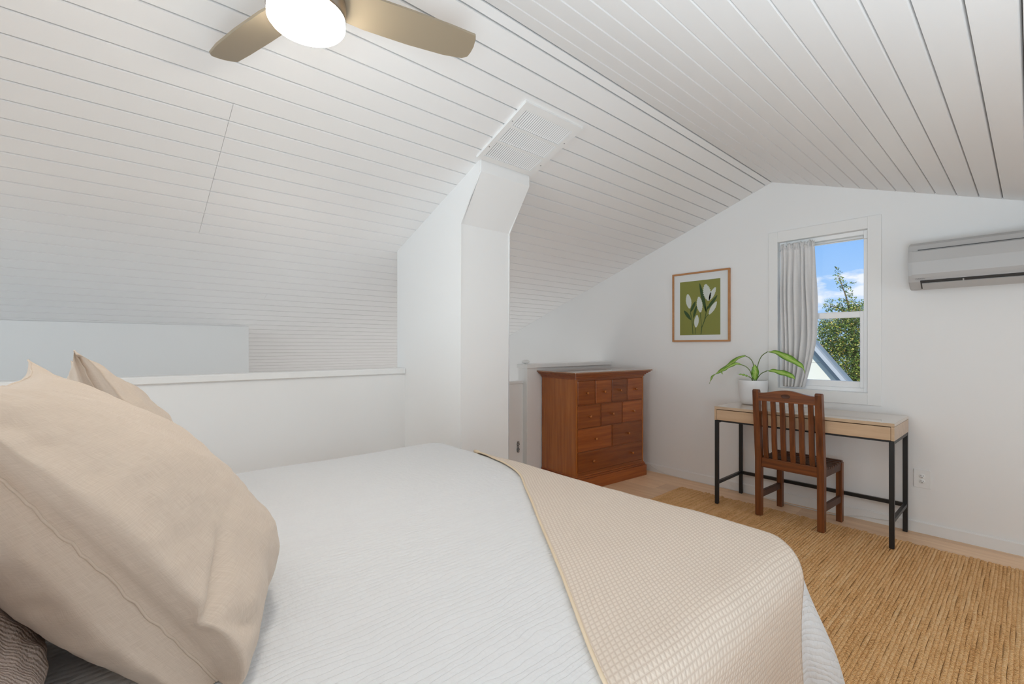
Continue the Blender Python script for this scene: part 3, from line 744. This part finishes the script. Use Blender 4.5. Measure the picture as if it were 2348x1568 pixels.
for z0, z1, n in rows:
    for k_ in range(n):
        xa = 0.02+(W-0.04)*k_/n+(0.0078 if k_ else 0.003); xb = 0.02+(W-0.04)*(k_+1)/n-(0.0078 if k_ < n-1 else 0.003)
        bm = BM(); box(bm, xa, xb, -0.003, 0.024, z0, z1, bev=0.0025)
        d_ = P('drawer', bm, M_dresh, dr, world=False)
        for kx in ([(xa+xb)/2] if n > 1 else [W*0.22, W*0.80]):
            bm = BM(); m_ = Matrix.Translation((kx, -0.002, (z0+z1)/2)) @ Matrix.Rotation(math.radians(90), 4, 'X')
            lathe(bm, [(0.006, 0), (0.0055, 0.009), (0.010, 0.014), (0.0125, 0.020), (0.011, 0.025), (0.006, 0.028), (0, 0.029)], m=m_, seg=16)
            P('knob', bm, M_dres, d_, world=False)
# stepped cornice and top, stepped plinth
def ring(bm, o, z0, z1, ob=0.0): box(bm, -o, W+o, -o, D+ob, z0, z1, bev=0.002)
bm = BM(); ring(bm, 0.008, 0.928, 0.942); ring(bm, 0.020, 0.9425, 0.9545); ring(bm, 0.033, 0.955, 0.966); ring(bm, 0.048, 0.9665, 0.9775)
P('cornice', bm, M_dresh, dr, world=False)
bm = BM(); box(bm, -0.060, W+0.060, -0.060, D+0.005, 0.978, 0.990, bev=0.003); P('top_board', bm, M_drest, dr, world=False)
bm = BM(); ring(bm, 0.022, 0.0, 0.098); ring(bm, 0.014, 0.098, 0.114); ring(bm, 0.007, 0.114, 0.126)
P('plinth', bm, M_dresh, dr, world=False)

# ------------------------------------------------------------------ newel post and gate at the head of the stairs
nw = thing('newel_post', (-2.965, 2.775, 0), 'white newel post with a small round finial beside the chest of drawers', 'post')
bm = BM(); box(bm, -3.022, -2.908, 2.733, 2.815, -0.0, 1.012, bev=0.002); P('post', bm, M_trim, nw)
bm = BM(); box(bm, -3.032, -2.895, 2.722, 2.8145, 1.0125, 1.048, bev=0.002); P('post_cap', bm, M_trim, nw)
bm = BM(); lathe(bm, [(0.012, 1.048), (0.018, 1.052), (0.030, 1.058), (0.036, 1.066), (0.034, 1.075), (0.022, 1.083), (0, 1.086)], c=(-2.963, 2.768, 0), seg=24); P('finial', bm, M_trim, nw)
gt = thing('stair_gate', (-2.965, 2.33, 0), 'plain white gate between the boxed chase and the newel post', 'gate')
bm = BM(); box(bm, -2.975, -2.950, 1.952, 2.722, 0.04, 0.880, bev=0.002); P('gate_panel', bm, M_trim, gt)
bm = BM(); box(bm, -2.985, -2.940, 1.952, 2.722, 0.880, 0.905, bev=0.003); P('gate_rail', bm, M_trim, gt)
bm = BM()
for zc_ in (0.335,):
    for dz, r_ in ((0.038, 0.010), (0.022, 0.013), (0.0, 0.009), (-0.022, 0.013), (-0.040, 0.010)):
        lathe(bm, [(0, dz-0.012), (r_, dz-0.006), (r_, dz+0.006), (0, dz+0.012)], c=(-2.941, 2.66, zc_), seg=12)
P('hinge', bm, M_hinge, gt, label='small pewter hinge')

# ------------------------------------------------------------------ return-air vent on the ceiling (slope-local frame)
vx0, vx1, vy0, vy1 = -2.032, -1.630, 1.524, 1.948
ang = math.atan(SL); vm = Matrix.Translation((vx0, vy0, zc(vx0))) @ Matrix.Rotation(-ang, 4, 'Y')
VL = (vx1-vx0)/math.cos(ang); VW = vy1-vy0
vent = thing('return_air_vent', ((vx0+vx1)/2, (vy0+vy1)/2, zc((vx0+vx1)/2)), 'white three-bank louvred vent grille on the sloping ceiling above the boxed chase', 'vent')
bm = BM(); fr_ = 0.035; th = -0.014
box(bm, 0, VL, 0, fr_*0.8, th, 0, vm); box(bm, 0, VL, VW-fr_*1.3, VW, th, 0, vm)
box(bm, 0, fr_*0.9, fr_*0.8, VW-fr_*1.3, th, 0, vm); box(bm, VL-fr_*1.2, VL, fr_*0.8, VW-fr_*1.3, th, 0, vm)
bl = (VL-fr_*2.1)/3
for k_ in (1, 2): box(bm, fr_*0.9+bl*k_-0.008, fr_*0.9+bl*k_+0.008, fr_*0.8, VW-fr_*1.3, th, 0, vm)
P('vent_frame', bm, M_trim, vent)
bm = BM(); box(bm, 0.01, VL-0.01, 0.01, VW-0.01, -0.003, -0.0005, vm); P('vent_backing', bm, mat('vent_dark', (0.30, 0.295, 0.29), 0.8), vent)
nf = 26; y0_ = fr_*0.8; y1_ = VW-fr_*1.3; pit = (y1_-y0_)/nf
for k_ in range(3):
    xa = fr_*0.9+bl*k_+(0.008 if k_ else 0); xb = fr_*0.9+bl*(k_+1)-(0.008 if k_ < 2 else 0)
    for i in range(nf):
        yc = y0_+pit*(i+0.5); bm = BM()
        m2 = vm @ Matrix.Translation((0, yc, -0.008)) @ Matrix.Rotation(math.radians(-32), 4, 'X')
        box(bm, xa, xb, -0.0040, 0.0040, -0.0006, 0.0006, m2); P('louvre', bm, M_trim, vent)
for sx, sy in ((0.10, 0.014), (0.30, 0.014), (0.10, VW-0.02), (0.30, VW-0.02)):
    bm = BM(); lathe(bm, [(0, -0.0165), (0.003, -0.0155), (0.0035, -0.014)], c=(sx, sy, 0), seg=10, m=vm); P('screw', bm, M_hinge, vent)

# ------------------------------------------------------------------ ceiling fan
FC = Vector((-1.372, 0.425, 0)); FZ = 2.205
fan = thing('ceiling_fan', (FC.x, FC.y, FZ), 'three-bladed tan ceiling fan with a glowing round light, hung from the ridge', 'ceiling fan')
bm = BM(); lathe(bm, [(0, 2.49), (0.065, 2.49), (0.065, 2.455), (0.045, 2.43), (0.014, 2.425), (0.014, 2.33)], c=FC, seg=32); P('canopy_and_rod', bm, M_metal, fan)
bm = BM(); lathe(bm, [(0, 2.335), (0.05, 2.335), (0.080, 2.31), (0.092, 2.27), (0.096, 2.225), (0.100, 2.205), (0.106, 2.19), (0.1065, 2.155), (0.1045, 2.148), (0.0, 2.148)], c=FC, seg=64); P('motor_housing', bm, M_metal, fan)
LR = 0.1035; LZ = 2.148
bm = BM(); lathe(bm, [(LR, LZ), (LR, LZ-0.020), (LR-0.006, LZ-0.028), (LR*0.7, LZ-0.036), (LR*0.35, LZ-0.040), (0, LZ-0.041)], c=FC, seg=64); P('light_diffuser', bm, M_glow, fan, label='glowing warm white round diffuser')
for k_, th0 in enumerate((0.9097+math.radians(0), )): pass
a1 = math.atan2(0.910-0.430, -1.242+1.379)
for k_ in range(3):
    a = a1+k_*2*math.pi/3; bm = BM()
    # outline in blade frame: x outwards, y across; pitched
    lead = [(0.085, 0.045), (0.16, 0.056), (0.30, 0.064), (0.42, 0.064), (0.485, 0.058), (0.502, 0.045), (0.507, 0.025), (0.508, 0.0), (0.506, -0.025), (0.500, -0.042)]
    trail = [(0.42, -0.048), (0.30, -0.055), (0.16, -0.060), (0.085, -0.050)]
    m2 = Matrix.Translation((FC.x, FC.y, FZ)) @ Matrix.Rotation(a, 4, 'Z') @ Matrix.Rotation(math.radians(-14), 4, 'X')
    prism(bm, lead+trail, 'z', -0.004, 0.004, m2)
    bmesh.ops.bevel(bm, geom=[e_ for e_ in bm.edges if len(e_.link_faces) == 2], offset=0.0018, segments=1, affect='EDGES')
    P('blade', bm, M_blade, fan)

# ------------------------------------------------------------------ air conditioner on the gable wall
AX0, AX1 = -0.512, 0.34; AZ0 = 1.555
ac = thing('air_conditioner', ((AX0+AX1)/2, YW, AZ0), 'white wall-mounted split air conditioner right of the window', 'air conditioner')
yo = YW
body = [(yo, 1.575), (yo-0.105, 1.556), (yo-0.135, 1.562), (yo-0.185, 1.600), (yo-0.200, 1.640), (yo-0.206, 1.72), (yo-0.202, 1.79), (yo-0.190, 1.825), (yo-0.15, 1.845), (yo, 1.850)]
bm = BM(); prism(bm, body, 'x', AX0, AX1); 
bmesh.ops.bevel(bm, geom=[e_ for e_ in bm.edges if abs(e_.verts[0].co.x-e_.verts[1].co.x) < 1e-6], offset=0.004, segments=2, affect='EDGES')
P('casing', bm, M_ac, ac)
bm = BM(); prism(bm, [(yo-0.199, 1.622), (yo-0.2075, 1.645), (yo-0.2135, 1.72), (yo-0.2095, 1.785), (yo-0.200, 1.790), (yo-0.190, 1.72)], 'x', AX0+0.018, AX1-0.018); P('front_panel', bm, M_ac, ac)
bm = BM(); box(bm, AX0+0.045, AX1-0.045, yo-0.2045, yo-0.198, 1.7915, 1.7955); P('panel_gap', bm, M_acdark, ac)
bm = BM(); prism(bm, [(yo-0.192, 1.604), (yo-0.139, 1.561), (yo-0.137, 1.566), (yo-0.188, 1.608)], 'x', AX0+0.055, AX1-0.055); P('air_slot', bm, M_acdark, ac)
bm = BM(); prism(bm, [(yo-0.181, 1.588), (yo-0.140, 1.554), (yo-0.136, 1.557), (yo-0.177, 1.592)], 'x', AX0+0.062, AX1-0.062); P('louvre', bm, M_ac, ac)
bm = BM(); prism(bm, [(yo-0.196, 1.598), (yo-0.160, 1.572), (yo-0.158, 1.576), (yo-0.19, 1.602)], 'x', -0.27, -0.264); P('louvre_arm', bm, M_ac, ac)
def text_mesh(s, size, m, name, mt, root):
    cu = bpy.data.curves.new(name, 'FONT'); cu.body = s; cu.size = size; cu.extrude = 0.0004; cu.align_x = 'LEFT'
    to = bpy.data.objects.new(name, cu); C.objects.link(to)
    dg = bpy.context.evaluated_depsgraph_get(); me = bpy.data.meshes.new_from_object(to.evaluated_get(dg))
    C.objects.unlink(to); bpy.data.objects.remove(to)
    me.transform(m); me.transform(Matrix.Translation(-root.location)); me.materials.clear(); me.materials.append(mt)
    o = bpy.data.objects.new(name, me); C.objects.link(o); o.parent = root; return o
M_logo = mat('logo_grey', (0.28, 0.28, 0.29), 0.5)
text_mesh('DAIKIN', 0.0135, Matrix.Translation((AX0+0.034, yo-0.2015, 1.6125)) @ Matrix.Rotation(math.radians(78), 4, 'X'), 'logo', M_logo, ac)

# ------------------------------------------------------------------ wall outlet, cord
ou = thing('wall_outlet', (-0.470, YW, 0.349), 'white duplex wall outlet right of the desk', 'outlet')
bm = BM(); box(bm, -0.512, -0.428, YW-0.006, YW, 0.290, 0.407, bev=0.002); P('cover_plate', bm, M_trim, ou)
for zc_ in (0.332, 0.366):
    bm = BM(); lathe(bm, [(0, 0.0082), (0.0145, 0.0082), (0.0155, 0.0065), (0.0155, 0.004)], m=Matrix.Translation((-0.470, YW, zc_)) @ Matrix.Rotation(math.radians(90), 4, 'X'), seg=24)
    r_ = P('receptacle', bm, M_trim, ou)
    bm = BM()
    for sx in (-0.0055, 0.0055): box(bm, -0.470+sx-0.001, -0.470+sx+0.001, YW-0.0088, YW-0.0080, zc_-0.001, zc_+0.007)
    lathe(bm, [(0, 0.0086), (0.0024, 0.0086), (0.0024, 0.008)], m=Matrix.Translation((-0.470, YW, zc_-0.007)) @ Matrix.Rotation(math.radians(90), 4, 'X'), seg=10)
    P('slots', bm, M_acdark, r_)
bm = BM()
pts = smooth_path([(-2.43, 3.915, 0.06), (-2.36, 3.905, 0.035), (-2.22, 3.905, 0.012), (-1.9, 3.915, 0.004), (-1.55, 3.916, 0.0035), (-1.42, 3.90, 0.0035), (-1.25, 3.885, 0.0035), (-1.05, 3.88, 0.0035), (-0.9, 3.888, 0.006), (-0.78, 3.905, 0.03), (-0.68, 3.915, 0.035), (-0.585, 3.915, 0.045)], 8)
tube(bm, pts, 0.0028, 8)
T('power_cord', bm, M_cord, 'thin white power cord lying along the baseboard behind the desk', 'cord')

# ------------------------------------------------------------------ framed botanical print
FY = YW-0.020
def zp(x, y): 
    v = atY(1520+x/7.84, 600+y/7.84, FY+0.006); return (v.x, v.z)
fx0, fx1, fz0, fz1 = -2.205, -1.682, 1.245, 1.866
pic = thing('framed_print', ((fx0+fx1)/2, YW, fz0), 'framed print of white flowers on olive green, hung left of the window', 'picture')
t_ = 0.015
bm = BM()
box(bm, fx0, fx0+t_, FY-0.004, YW-0.001, fz0, fz1, bev=0.0015); box(bm, fx1-t_, fx1, FY-0.004, YW-0.001, fz0, fz1, bev=0.0015)
box(bm, fx0+t_, fx1-t_, FY-0.004, YW-0.001, fz0, fz0+t_, bev=0.0015); box(bm, fx0+t_, fx1-t_, FY-0.004, YW-0.001, fz1-t_, fz1, bev=0.0015)
P('picture_frame', bm, M_brown, pic)
bm = BM(); box(bm, fx0+t_, fx1-t_, FY+0.008, FY+0.012, fz0+t_, fz1-t_); P('mat_board', bm, M_mat, pic)
px0, px1, pz0, pz1 = fx0+0.072, fx1-0.083, fz0+0.060, fz1-0.078
bm = BM(); box(bm, px0, px1, FY+0.0068, FY+0.0078, pz0, pz1); pr_ = P('print', bm, M_olive, pic, label='olive green print sheet')
def flat(pts, dep, close=True):
    bm = BM(); prism(bm, pts, 'y', dep-0.0003, dep); return bm
def spindle(p0, p1, w, n=14, jag=0.0, skew=0.0):
    a = Vector(zp(*p0)); b = Vector(zp(*p1)); d = b-a; L = d.length; d /= L; s = Vector((-d.y, d.x)); sc = L/math.dist(p0, p1)
    Lp, Rp = [], []
    for i in range(n+1):
        t = i/n; ww = w*sc*math.sin(math.pi*min(1, t*0.94+0.03))**0.7*(1+skew*(t-0.5))
        j = (1+jag*(1 if i % 2 else -1)) if 0 < i < n else 1
        c = a+d*(L*t); Lp.append(c+s*ww*j); Rp.append(c-s*ww*j)
    return [tuple(v) for v in Lp+Rp[::-1]]
def stemline(ps, w):
    P_ = [Vector(zp(*p)) for p in ps]; L_, R_ = [], []
    for i, p in enumerate(P_):
        d = (P_[min(i+1, len(P_)-1)]-P_[max(i-1, 0)]).normalized(); s = Vector((-d.y, d.x))*w/2
        L_.append(p+s); R_.append(p-s)
    return [tuple(v) for v in L_+R_[::-1]]
Yd = FY+0.0067
for ps, w in (([(540, 1300), (530, 1160), (520, 1030), (495, 920), (500, 860)], 0.0055), ([(578, 1300), (582, 1230), (592, 1180)], 0.004), ([(684, 1302), (700, 1180), (745, 1060), (775, 920), (800, 800)], 0.006),
              ([(695, 1190), (685, 1060), (672, 910)], 0.004), ([(752, 1040), (780, 985), (815, 950)], 0.0045), ([(545, 1150), (545, 1060), (548, 1000)], 0.004), ([(775, 900), (760, 800)], 0.006)):
    P('printed_stem', flat(stemline(ps, w), Yd), M_pleaf, pr_)
for p0, p1, w in (((500, 900), (583, 715), 26), ((505, 1045), (380, 880), 28), ((548, 1010), (605, 790), 24), ((775, 900), (660, 390), 30), ((790, 860), (975, 605), 28)):
    P('printed_leaf', flat(spindle(p0, p1, w), Yd), M_pleaf, pr_)
for p0, p1, w, j in (((480, 840), (445, 585), 50, 0.08), ((675, 910), (645, 630), 52, 0.10), ((592, 1180), (615, 960), 42, 0.05), ((830, 945), (965, 715), 42, 0.08), ((822, 700), (765, 405), 68, 0.13), ((832, 690), (945, 460), 44, 0.12)):
    P('printed_flower', flat(spindle(p0, p1, w, 18, j), Yd-0.0004), M_pflow, pr_)

# ------------------------------------------------------------------ potted plant
PC = Vector((-1.449, 3.795, DZ1))
pp_ = thing('potted_plant', PC, 'leafy green plant with arching leaves in a white pot on the desk', 'plant')
bm = BM(); lathe(bm, [(0, 0.001), (0.070, 0.001), (0.082, 0.006), (0.094, 0.05), (0.101, 0.11), (0.104, 0.186), (0.1025, 0.190), (0.099, 0.190), (0.097, 0.186), (0.094, 0.165), (0, 0.165)], c=PC, seg=48); P('pot', bm, M_pot, pp_)
bm = BM(); lathe(bm, [(0, 0.172), (0.05, 0.174), (0.0935, 0.167)], c=PC, seg=24); P('soil', bm, M_soil, pp_)
def Lz(x, y, Y): return atY(1600+x/8.386, 780+y/8.386, Y)
def leaf(stem, blade, widths, nrm, cup=0.3, stem_r=0.0032):
    if stem:
        bm = BM(); tube(bm, smooth_path(stem, 5), stem_r, 7); st = P('leaf_stem', bm, M_stem, pp_)
    pts = smooth_path(blade, 6); n = len(pts); nrm = Vector(nrm).normalized()
    bm = BM(); uvl = bm.loops.layers.uv.new('UVMap'); V = []
    for i, p in enumerate(pts):
        t = i/(n-1); d = (pts[min(i+1, n-1)]-pts[max(i-1, 0)]).normalized(); s = d.cross(nrm).normalized(); up = s.cross(d).normalized()
        f_ = t*(len(widths)-1); k0 = min(int(f_), len(widths)-2); w = widths[k0]*(1-(f_-k0))+widths[k0+1]*(f_-k0)
        row = []
        for k_ in range(7):
            c = -1+k_/3
            wav = 0.0035*math.sin(t*22+c*2)*abs(c)
            row.append((bm.verts.new(p+s*(c*w)+up*(-cup*w*(1-abs(c))*0.9+cup*w*0.3+wav)), ((c+1)/2, t)))
        V.append(row)
    for i in range(n-1):
        for k_ in range(6):
            q_ = [V[i][k_], V[i][k_+1], V[i+1][k_+1], V[i+1][k_]]
            f = bm.faces.new([v[0] for v in q_]); f.smooth = True
            for l_, v in zip(f.loops, q_): l_[uvl].uv = v[1]
    o = P('leaf', bm, M_leaf, pp_); md_ = o.modifiers.new('t', 'SOLIDIFY'); md_.thickness = 0.0008
Yp = 3.79
leaf([Lz(1120, 790, 3.79), Lz(1150, 500, 3.78), Lz(1225, 310, 3.76), Lz(1340, 222, 3.74)], [Lz(1335, 222, 3.74), Lz(1480, 225, 3.72), Lz(1640, 290, 3.70), Lz(1800, 375, 3.69), Lz(1960, 470, 3.69), Lz(2030, 540, 3.70), Lz(2060, 640, 3.70)], [0.003, 0.014, 0.027, 0.026, 0.018, 0.005, 0.001], (0.25, -0.75, 0.65))
leaf([Lz(1110, 790, 3.78), Lz(1210, 650, 3.75), Lz(1335, 585, 3.73)], [Lz(1330, 585, 3.73), Lz(1450, 585, 3.71), Lz(1600, 620, 3.70), Lz(1740, 660, 3.69), Lz(1830, 710, 3.69), Lz(1860, 750, 3.69)], [0.002, 0.015, 0.022, 0.022, 0.013, 0.001], (0.1, -0.75, 0.65))
leaf([Lz(1095, 790, 3.80), Lz(1072, 480, 3.80), Lz(1010, 355, 3.80), Lz(905, 295, 3.79)], [Lz(915, 295, 3.79), Lz(790, 335, 3.78), Lz(660, 430, 3.77), Lz(540, 515, 3.76), Lz(430, 595, 3.76), Lz(335, 655, 3.75), Lz(270, 715, 3.75), Lz(222, 835, 3.75)], [0.003, 0.020, 0.024, 0.021, 0.016, 0.008, 0.010, 0.001], (-0.3, -0.75, 0.65))
leaf([Lz(1065, 790, 3.76), Lz(1010, 600, 3.73), Lz(930, 510, 3.71), Lz(835, 470, 3.70)], [Lz(840, 470, 3.70), Lz(740, 450, 3.69), Lz(620, 500, 3.68), Lz(520, 560, 3.67), Lz(460, 610, 3.67), Lz(485, 660, 3.67)], [0.003, 0.012, 0.014, 0.012, 0.006, 0.001], (-0.2, -0.85, 0.5))
leaf([Lz(1090, 800, 3.75), Lz(1095, 760, 3.745)], [Lz(1095, 765, 3.745), Lz(1100, 680, 3.735), Lz(1105, 590, 3.73), Lz(1098, 520, 3.735), Lz(1092, 468, 3.74)], [0.010, 0.026, 0.027, 0.018, 0.003], (0.1, -1, 0.1), cup=0.5)
leaf([Lz(1050, 790, 3.75), Lz(1030, 735, 3.74), Lz(985, 700, 3.73)], [Lz(990, 703, 3.73), Lz(930, 680, 3.72), Lz(860, 660, 3.71), Lz(770, 652, 3.71)], [0.003, 0.008, 0.008, 0.001], (-0.1, -0.7, 0.7))

# ------------------------------------------------------------------ curtain
cur = thing('curtain', (-1.2, YW+0.01, 2.0), 'pale grey gathered curtain drawn to the left of the window', 'curtain')
CT, CB = 1.992, 0.893
def cfn(u, v):
    z = CT-(CT-CB)*v
    xl = -1.300+0.010*v - 0.004*math.sin(v*5)
    xr = -1.072 - 0.010*v - 0.060*max(0, (v-0.62)/0.38)**1.8 + 0.020*math.exp(-((v-0.55)/0.3)**2)
    ph = u*2*math.pi*6.0+0.5*math.sin(v*3+u*6)+3.6*noise.noise(Vector((u*4.5, v*0.9, 2)))
    amp = (0.009+0.022*min(1, v*3)*(1-0.3*v))*(0.75+0.9*noise.noise(Vector((u*5, 3, 1))))
    x = xl+(xr-xl)*(u+0.012*math.sin(ph*1.0+1.2))
    yy = YW+0.008+amp*math.sin(ph)+0.006*noise.noise(Vector((u*16, v*4, 7)))
    if v < 0.045:   # ruffled heading above the rod
        k_ = (0.045-v)/0.045; yy += 0.012*noise.noise(Vector((u*34, v*60, 1)))*2; z += 0.016*noise.noise(Vector((u*30, 4, v*30)))*k_*2
    yy -= 0.011*math.exp(-((v-0.035)/0.05)**2)
    return Vector((x, yy, z)), (u*0.5, v*1.1)
bm = cloth_grid(cfn, 220, 110)
bmesh.ops.translate(bm, verts=bm.verts, vec=-cur.location)
o = P('curtain_cloth', bm, M_curt, cur, world=False); sm = o.modifiers.new('t', 'SOLIDIFY'); sm.thickness = 0.0015
bm = BM(); tube(bm, [(WX0+0.001, YW+0.021, 1.955), (WX1-0.001, YW+0.021, 1.955)], 0.003, 10); 
# thin tension rod; hidden in the cloth heading, its bare end runs across the opening top
P('curtain_rod', bm, M_white, cur)

# ------------------------------------------------------------------ outdoors: neighbouring gable and a tree
M_side = mat('cream_siding', (0.70, 0.71, 0.63), 0.6); M_sidetrim = mat('siding_trim', (0.42, 0.45, 0.46), 0.5)
M_roof = mat('grey_metal_roof', (0.30, 0.34, 0.38), 0.35, metal=0.3); M_fascia = mat('fascia', (0.42, 0.46, 0.50), 0.5)
HYY = 8.0
A_ = atY(1856, 772, HYY); B_ = atY(1962, 897, HYY); sl = (A_.z-B_.z)/(B_.x-A_.x)
PV = (A_+B_)/2
hs = thing('neighbouring_house', (PV.x, HYY, -3.0), 'pale cream house gable with a steep grey metal roof outside the window', 'house', rz=math.radians(13.2))
xr_ = -1.25; ZH = 3.0        # local frame: x along the gable, y away from the window, z up from the ground
def zroof(x): return (A_.z+B_.z)/2+ZH-sl*x
XE = 0.9; DPH = 2.2
z_ = 0.0; zt_ = zroof(xr_)-0.12
while z_ < zt_:
    zb_ = min(z_+0.36, zt_)
    def xl(z): return min(XE-0.5, xr_+(zroof(xr_)-0.10-z)/sl)
    xa0 = xl(z_); xa1 = xl(zb_); m0 = 2*xr_-xa0; m1 = 2*xr_-xa1
    if xa1-m1 > 0.05:
        bm = BM(); prism(bm, [(m0, z_+0.004), (xa0, z_+0.004), (xa1, zb_), (m1, zb_)], 'y', 0.044, 0.09); P('siding_board', bm, M_side, hs, world=False)
    z_ += 0.36
bm = BM(); box(bm, 2*xr_-XE+0.5, XE-0.5, 0.10, DPH, 0.0, zroof(XE-0.5)-0.2)
prism(bm, [(2*xr_-XE+0.5, zroof(XE-0.5)-0.2), (XE-0.5, zroof(XE-0.5)-0.2), (XE-0.5, zroof(XE-0.5)-0.08), (xr_, zroof(xr_)-0.08)], 'y', 0.10, DPH); P('house_wall', bm, M_side, hs, world=False)
for sgn in (1, -1):
    def X(x): return xr_+sgn*(x-xr_)
    bm = BM(); prism(bm, [(X(xr_), zroof(xr_)+0.02), (X(XE), zroof(XE)+0.02), (X(XE), zroof(XE)-0.06), (X(xr_), zroof(xr_)-0.06)], 'y', -0.05, DPH+0.1); P('roof_slope', bm, M_roof, hs, world=False)
    bm = BM(); prism(bm, [(X(xr_), zroof(xr_)-0.02), (X(XE), zroof(XE)-0.02), (X(XE), zroof(XE)-0.10), (X(xr_), zroof(xr_)-0.10)], 'y', -0.08, 0.09); P('rake_board', bm, M_fascia, hs, world=False)
    bm = BM(); prism(bm, [(X(xr_), zroof(xr_)-0.10), (X(XE-0.4), zroof(XE-0.4)-0.10), (X(XE-0.4), zroof(XE-0.4)-0.18), (X(xr_), zroof(xr_)-0.18)], 'y', 0.02, 0.044); P('frieze_board', bm, M_sidetrim, hs, world=False)
cp = atY(1906, 860, HYY); bm = BM(); box(bm, cp.x-PV.x-0.05, cp.x-PV.x+0.05, -0.01, 0.044, 0.0, zroof(cp.x-PV.x)-0.3); P('corner_board', bm, M_sidetrim, hs, world=False)

def foliage_mat():
    m = mat('tree_leaves', (0.15, 0.25, 0.04), 0.45, spec=0.4)
    g = nd(m, 'ShaderNodeNewGeometry'); r = nd(m, 'ShaderNodeValToRGB'); el = r.color_ramp.elements
    el[0].position = 0; el[0].color = (0.05, 0.10, 0.02, 1); el[1].position = 1; el[1].color = (0.50, 0.30, 0.06, 1)
    for p_, c_ in ((0.4, (0.08, 0.15, 0.025)), (0.72, (0.22, 0.29, 0.05)), (0.9, (0.42, 0.40, 0.08))):
        e_ = el.new(p_); e_.color = (*c_, 1)
    lk(m, g.outputs['Random Per Island'], r.inputs[0]); lk(m, r.outputs[0], bsdf(m).inputs['Base Color']); return m
M_fol = foliage_mat(); M_bark = mat('bark', (0.16, 0.11, 0.07), 0.9)
TY = 13.5
def tpos(px, py): return atY(px, py, TY)
tc_ = tpos(1960, 820)
tree = thing('tree', (tc_.x, TY, -3.0), 'sunlit bushy green tree outside the window behind the pale house', 'tree')
blobs = [(1925, 775, 45), (1958, 762, 50), (1990, 740, 50), (1925, 830, 50), (1965, 830, 60), (2010, 800, 70), (1945, 880, 60), (2000, 880, 70), (1900, 752, 24), (1893, 775, 16), (1890, 745, 10),
         (2040, 850, 80), (1930, 930, 70), (1990, 950, 90), (1895, 900, 50), (1870, 960, 60), (2050, 760, 60), (1885, 728, 8), (1905, 805, 30), (1950, 725, 26),
         (1919, 616, 5), (1921, 626, 8), (1925, 640, 9), (1931, 652, 11), (1938, 662, 11), (1946, 676, 10), (1948, 690, 12), (1938, 700, 16), (1924, 706, 12), (1902, 696, 11), (1896, 706, 9), (1957, 700, 14),
         (1975, 703, 12), (1988, 697, 11), (1990, 664, 6), (1962, 712, 14), (1955, 648, 4), (1910, 712, 12), (1928, 690, 9)]
bm = BM(); trn = random.Random(3)
for (bx, by, br) in blobs:
    c = tpos(bx, by); d = (c-Vector((0, 0, CAMZ))).dot(FW); R = br/FPX*d
    small = br < 20
    nl = int(min(2600, (150 if small else 640)*(R/0.25)**2*(1 if not small else 1.6)))
    nl = max(nl, 14)
    for _ in range(nl):
        while True:
            v = Vector((trn.uniform(-1, 1), trn.uniform(-1, 1), trn.uniform(-1, 1)))
            if v.length < 1: break
        if not small and v.length < 0.55: v = v.normalized()*trn.uniform(0.6, 1.0)
        R3 = Vector((R, R*(1.5 if not small else 1.2), R))
        p = c+Vector((v.x*R3.x, v.y*R3.y, v.z*R3.z))*(1+0.12*trn.uniform(-1, 1))
        L = trn.uniform(0.040, 0.072); w = L*0.42
        a = Vector((trn.uniform(-1, 1), trn.uniform(-1, 1), trn.uniform(-0.7, 0.9))).normalized()
        s = a.cross(Vector((trn.uniform(-1, 1), trn.uniform(-1, 1), trn.uniform(-1, 1)))).normalized()
        vs = [bm.verts.new(p), bm.verts.new(p+a*L*0.5+s*w*0.5), bm.verts.new(p+a*L), bm.verts.new(p+a*L*0.5-s*w*0.5)]
        bm.faces.new(vs)
me = bpy.data.meshes.new('foliage'); bmesh.ops.translate(bm, verts=bm.verts, vec=-tree.location); bm.to_mesh(me); bm.free(); me.materials.append(M_fol)
o = bpy.data.objects.new('foliage', me); C.objects.link(o); o.parent = tree; o['kind'] = 'stuff'
bm = BM()
tube(bm, [(tc_.x, TY, -3.0), (tc_.x+0.05, TY, -0.5), tuple(tpos(1965, 880)), tuple(tpos(1960, 800)), tuple(tpos(1952, 730)), tuple(tpos(1940, 680)), tuple(tpos(1922, 630))], [0.16, 0.13, 0.09, 0.06, 0.03, 0.015, 0.006], 8)
P('trunk', bm, M_bark, tree)
for e1, e2 in (((1962, 820), (1905, 760)), ((1962, 790), (2020, 740)), ((1956, 750), (1988, 700)), ((1950, 725), (1903, 700))):
    bm = BM(); a, b = tpos(*e1), tpos(*e2); tube(bm, [a, (a+b)/2+Vector((0, 0.05, 0.04)), b], [0.03, 0.02, 0.008], 6); P('branch', bm, M_bark, tree)
bm = BM(); box(bm, -30, 30, YW+0.5, 60, -3.2, -3.0); g_ = S('ground', bm, mat('lawn', (0.10, 0.16, 0.04), 0.95))
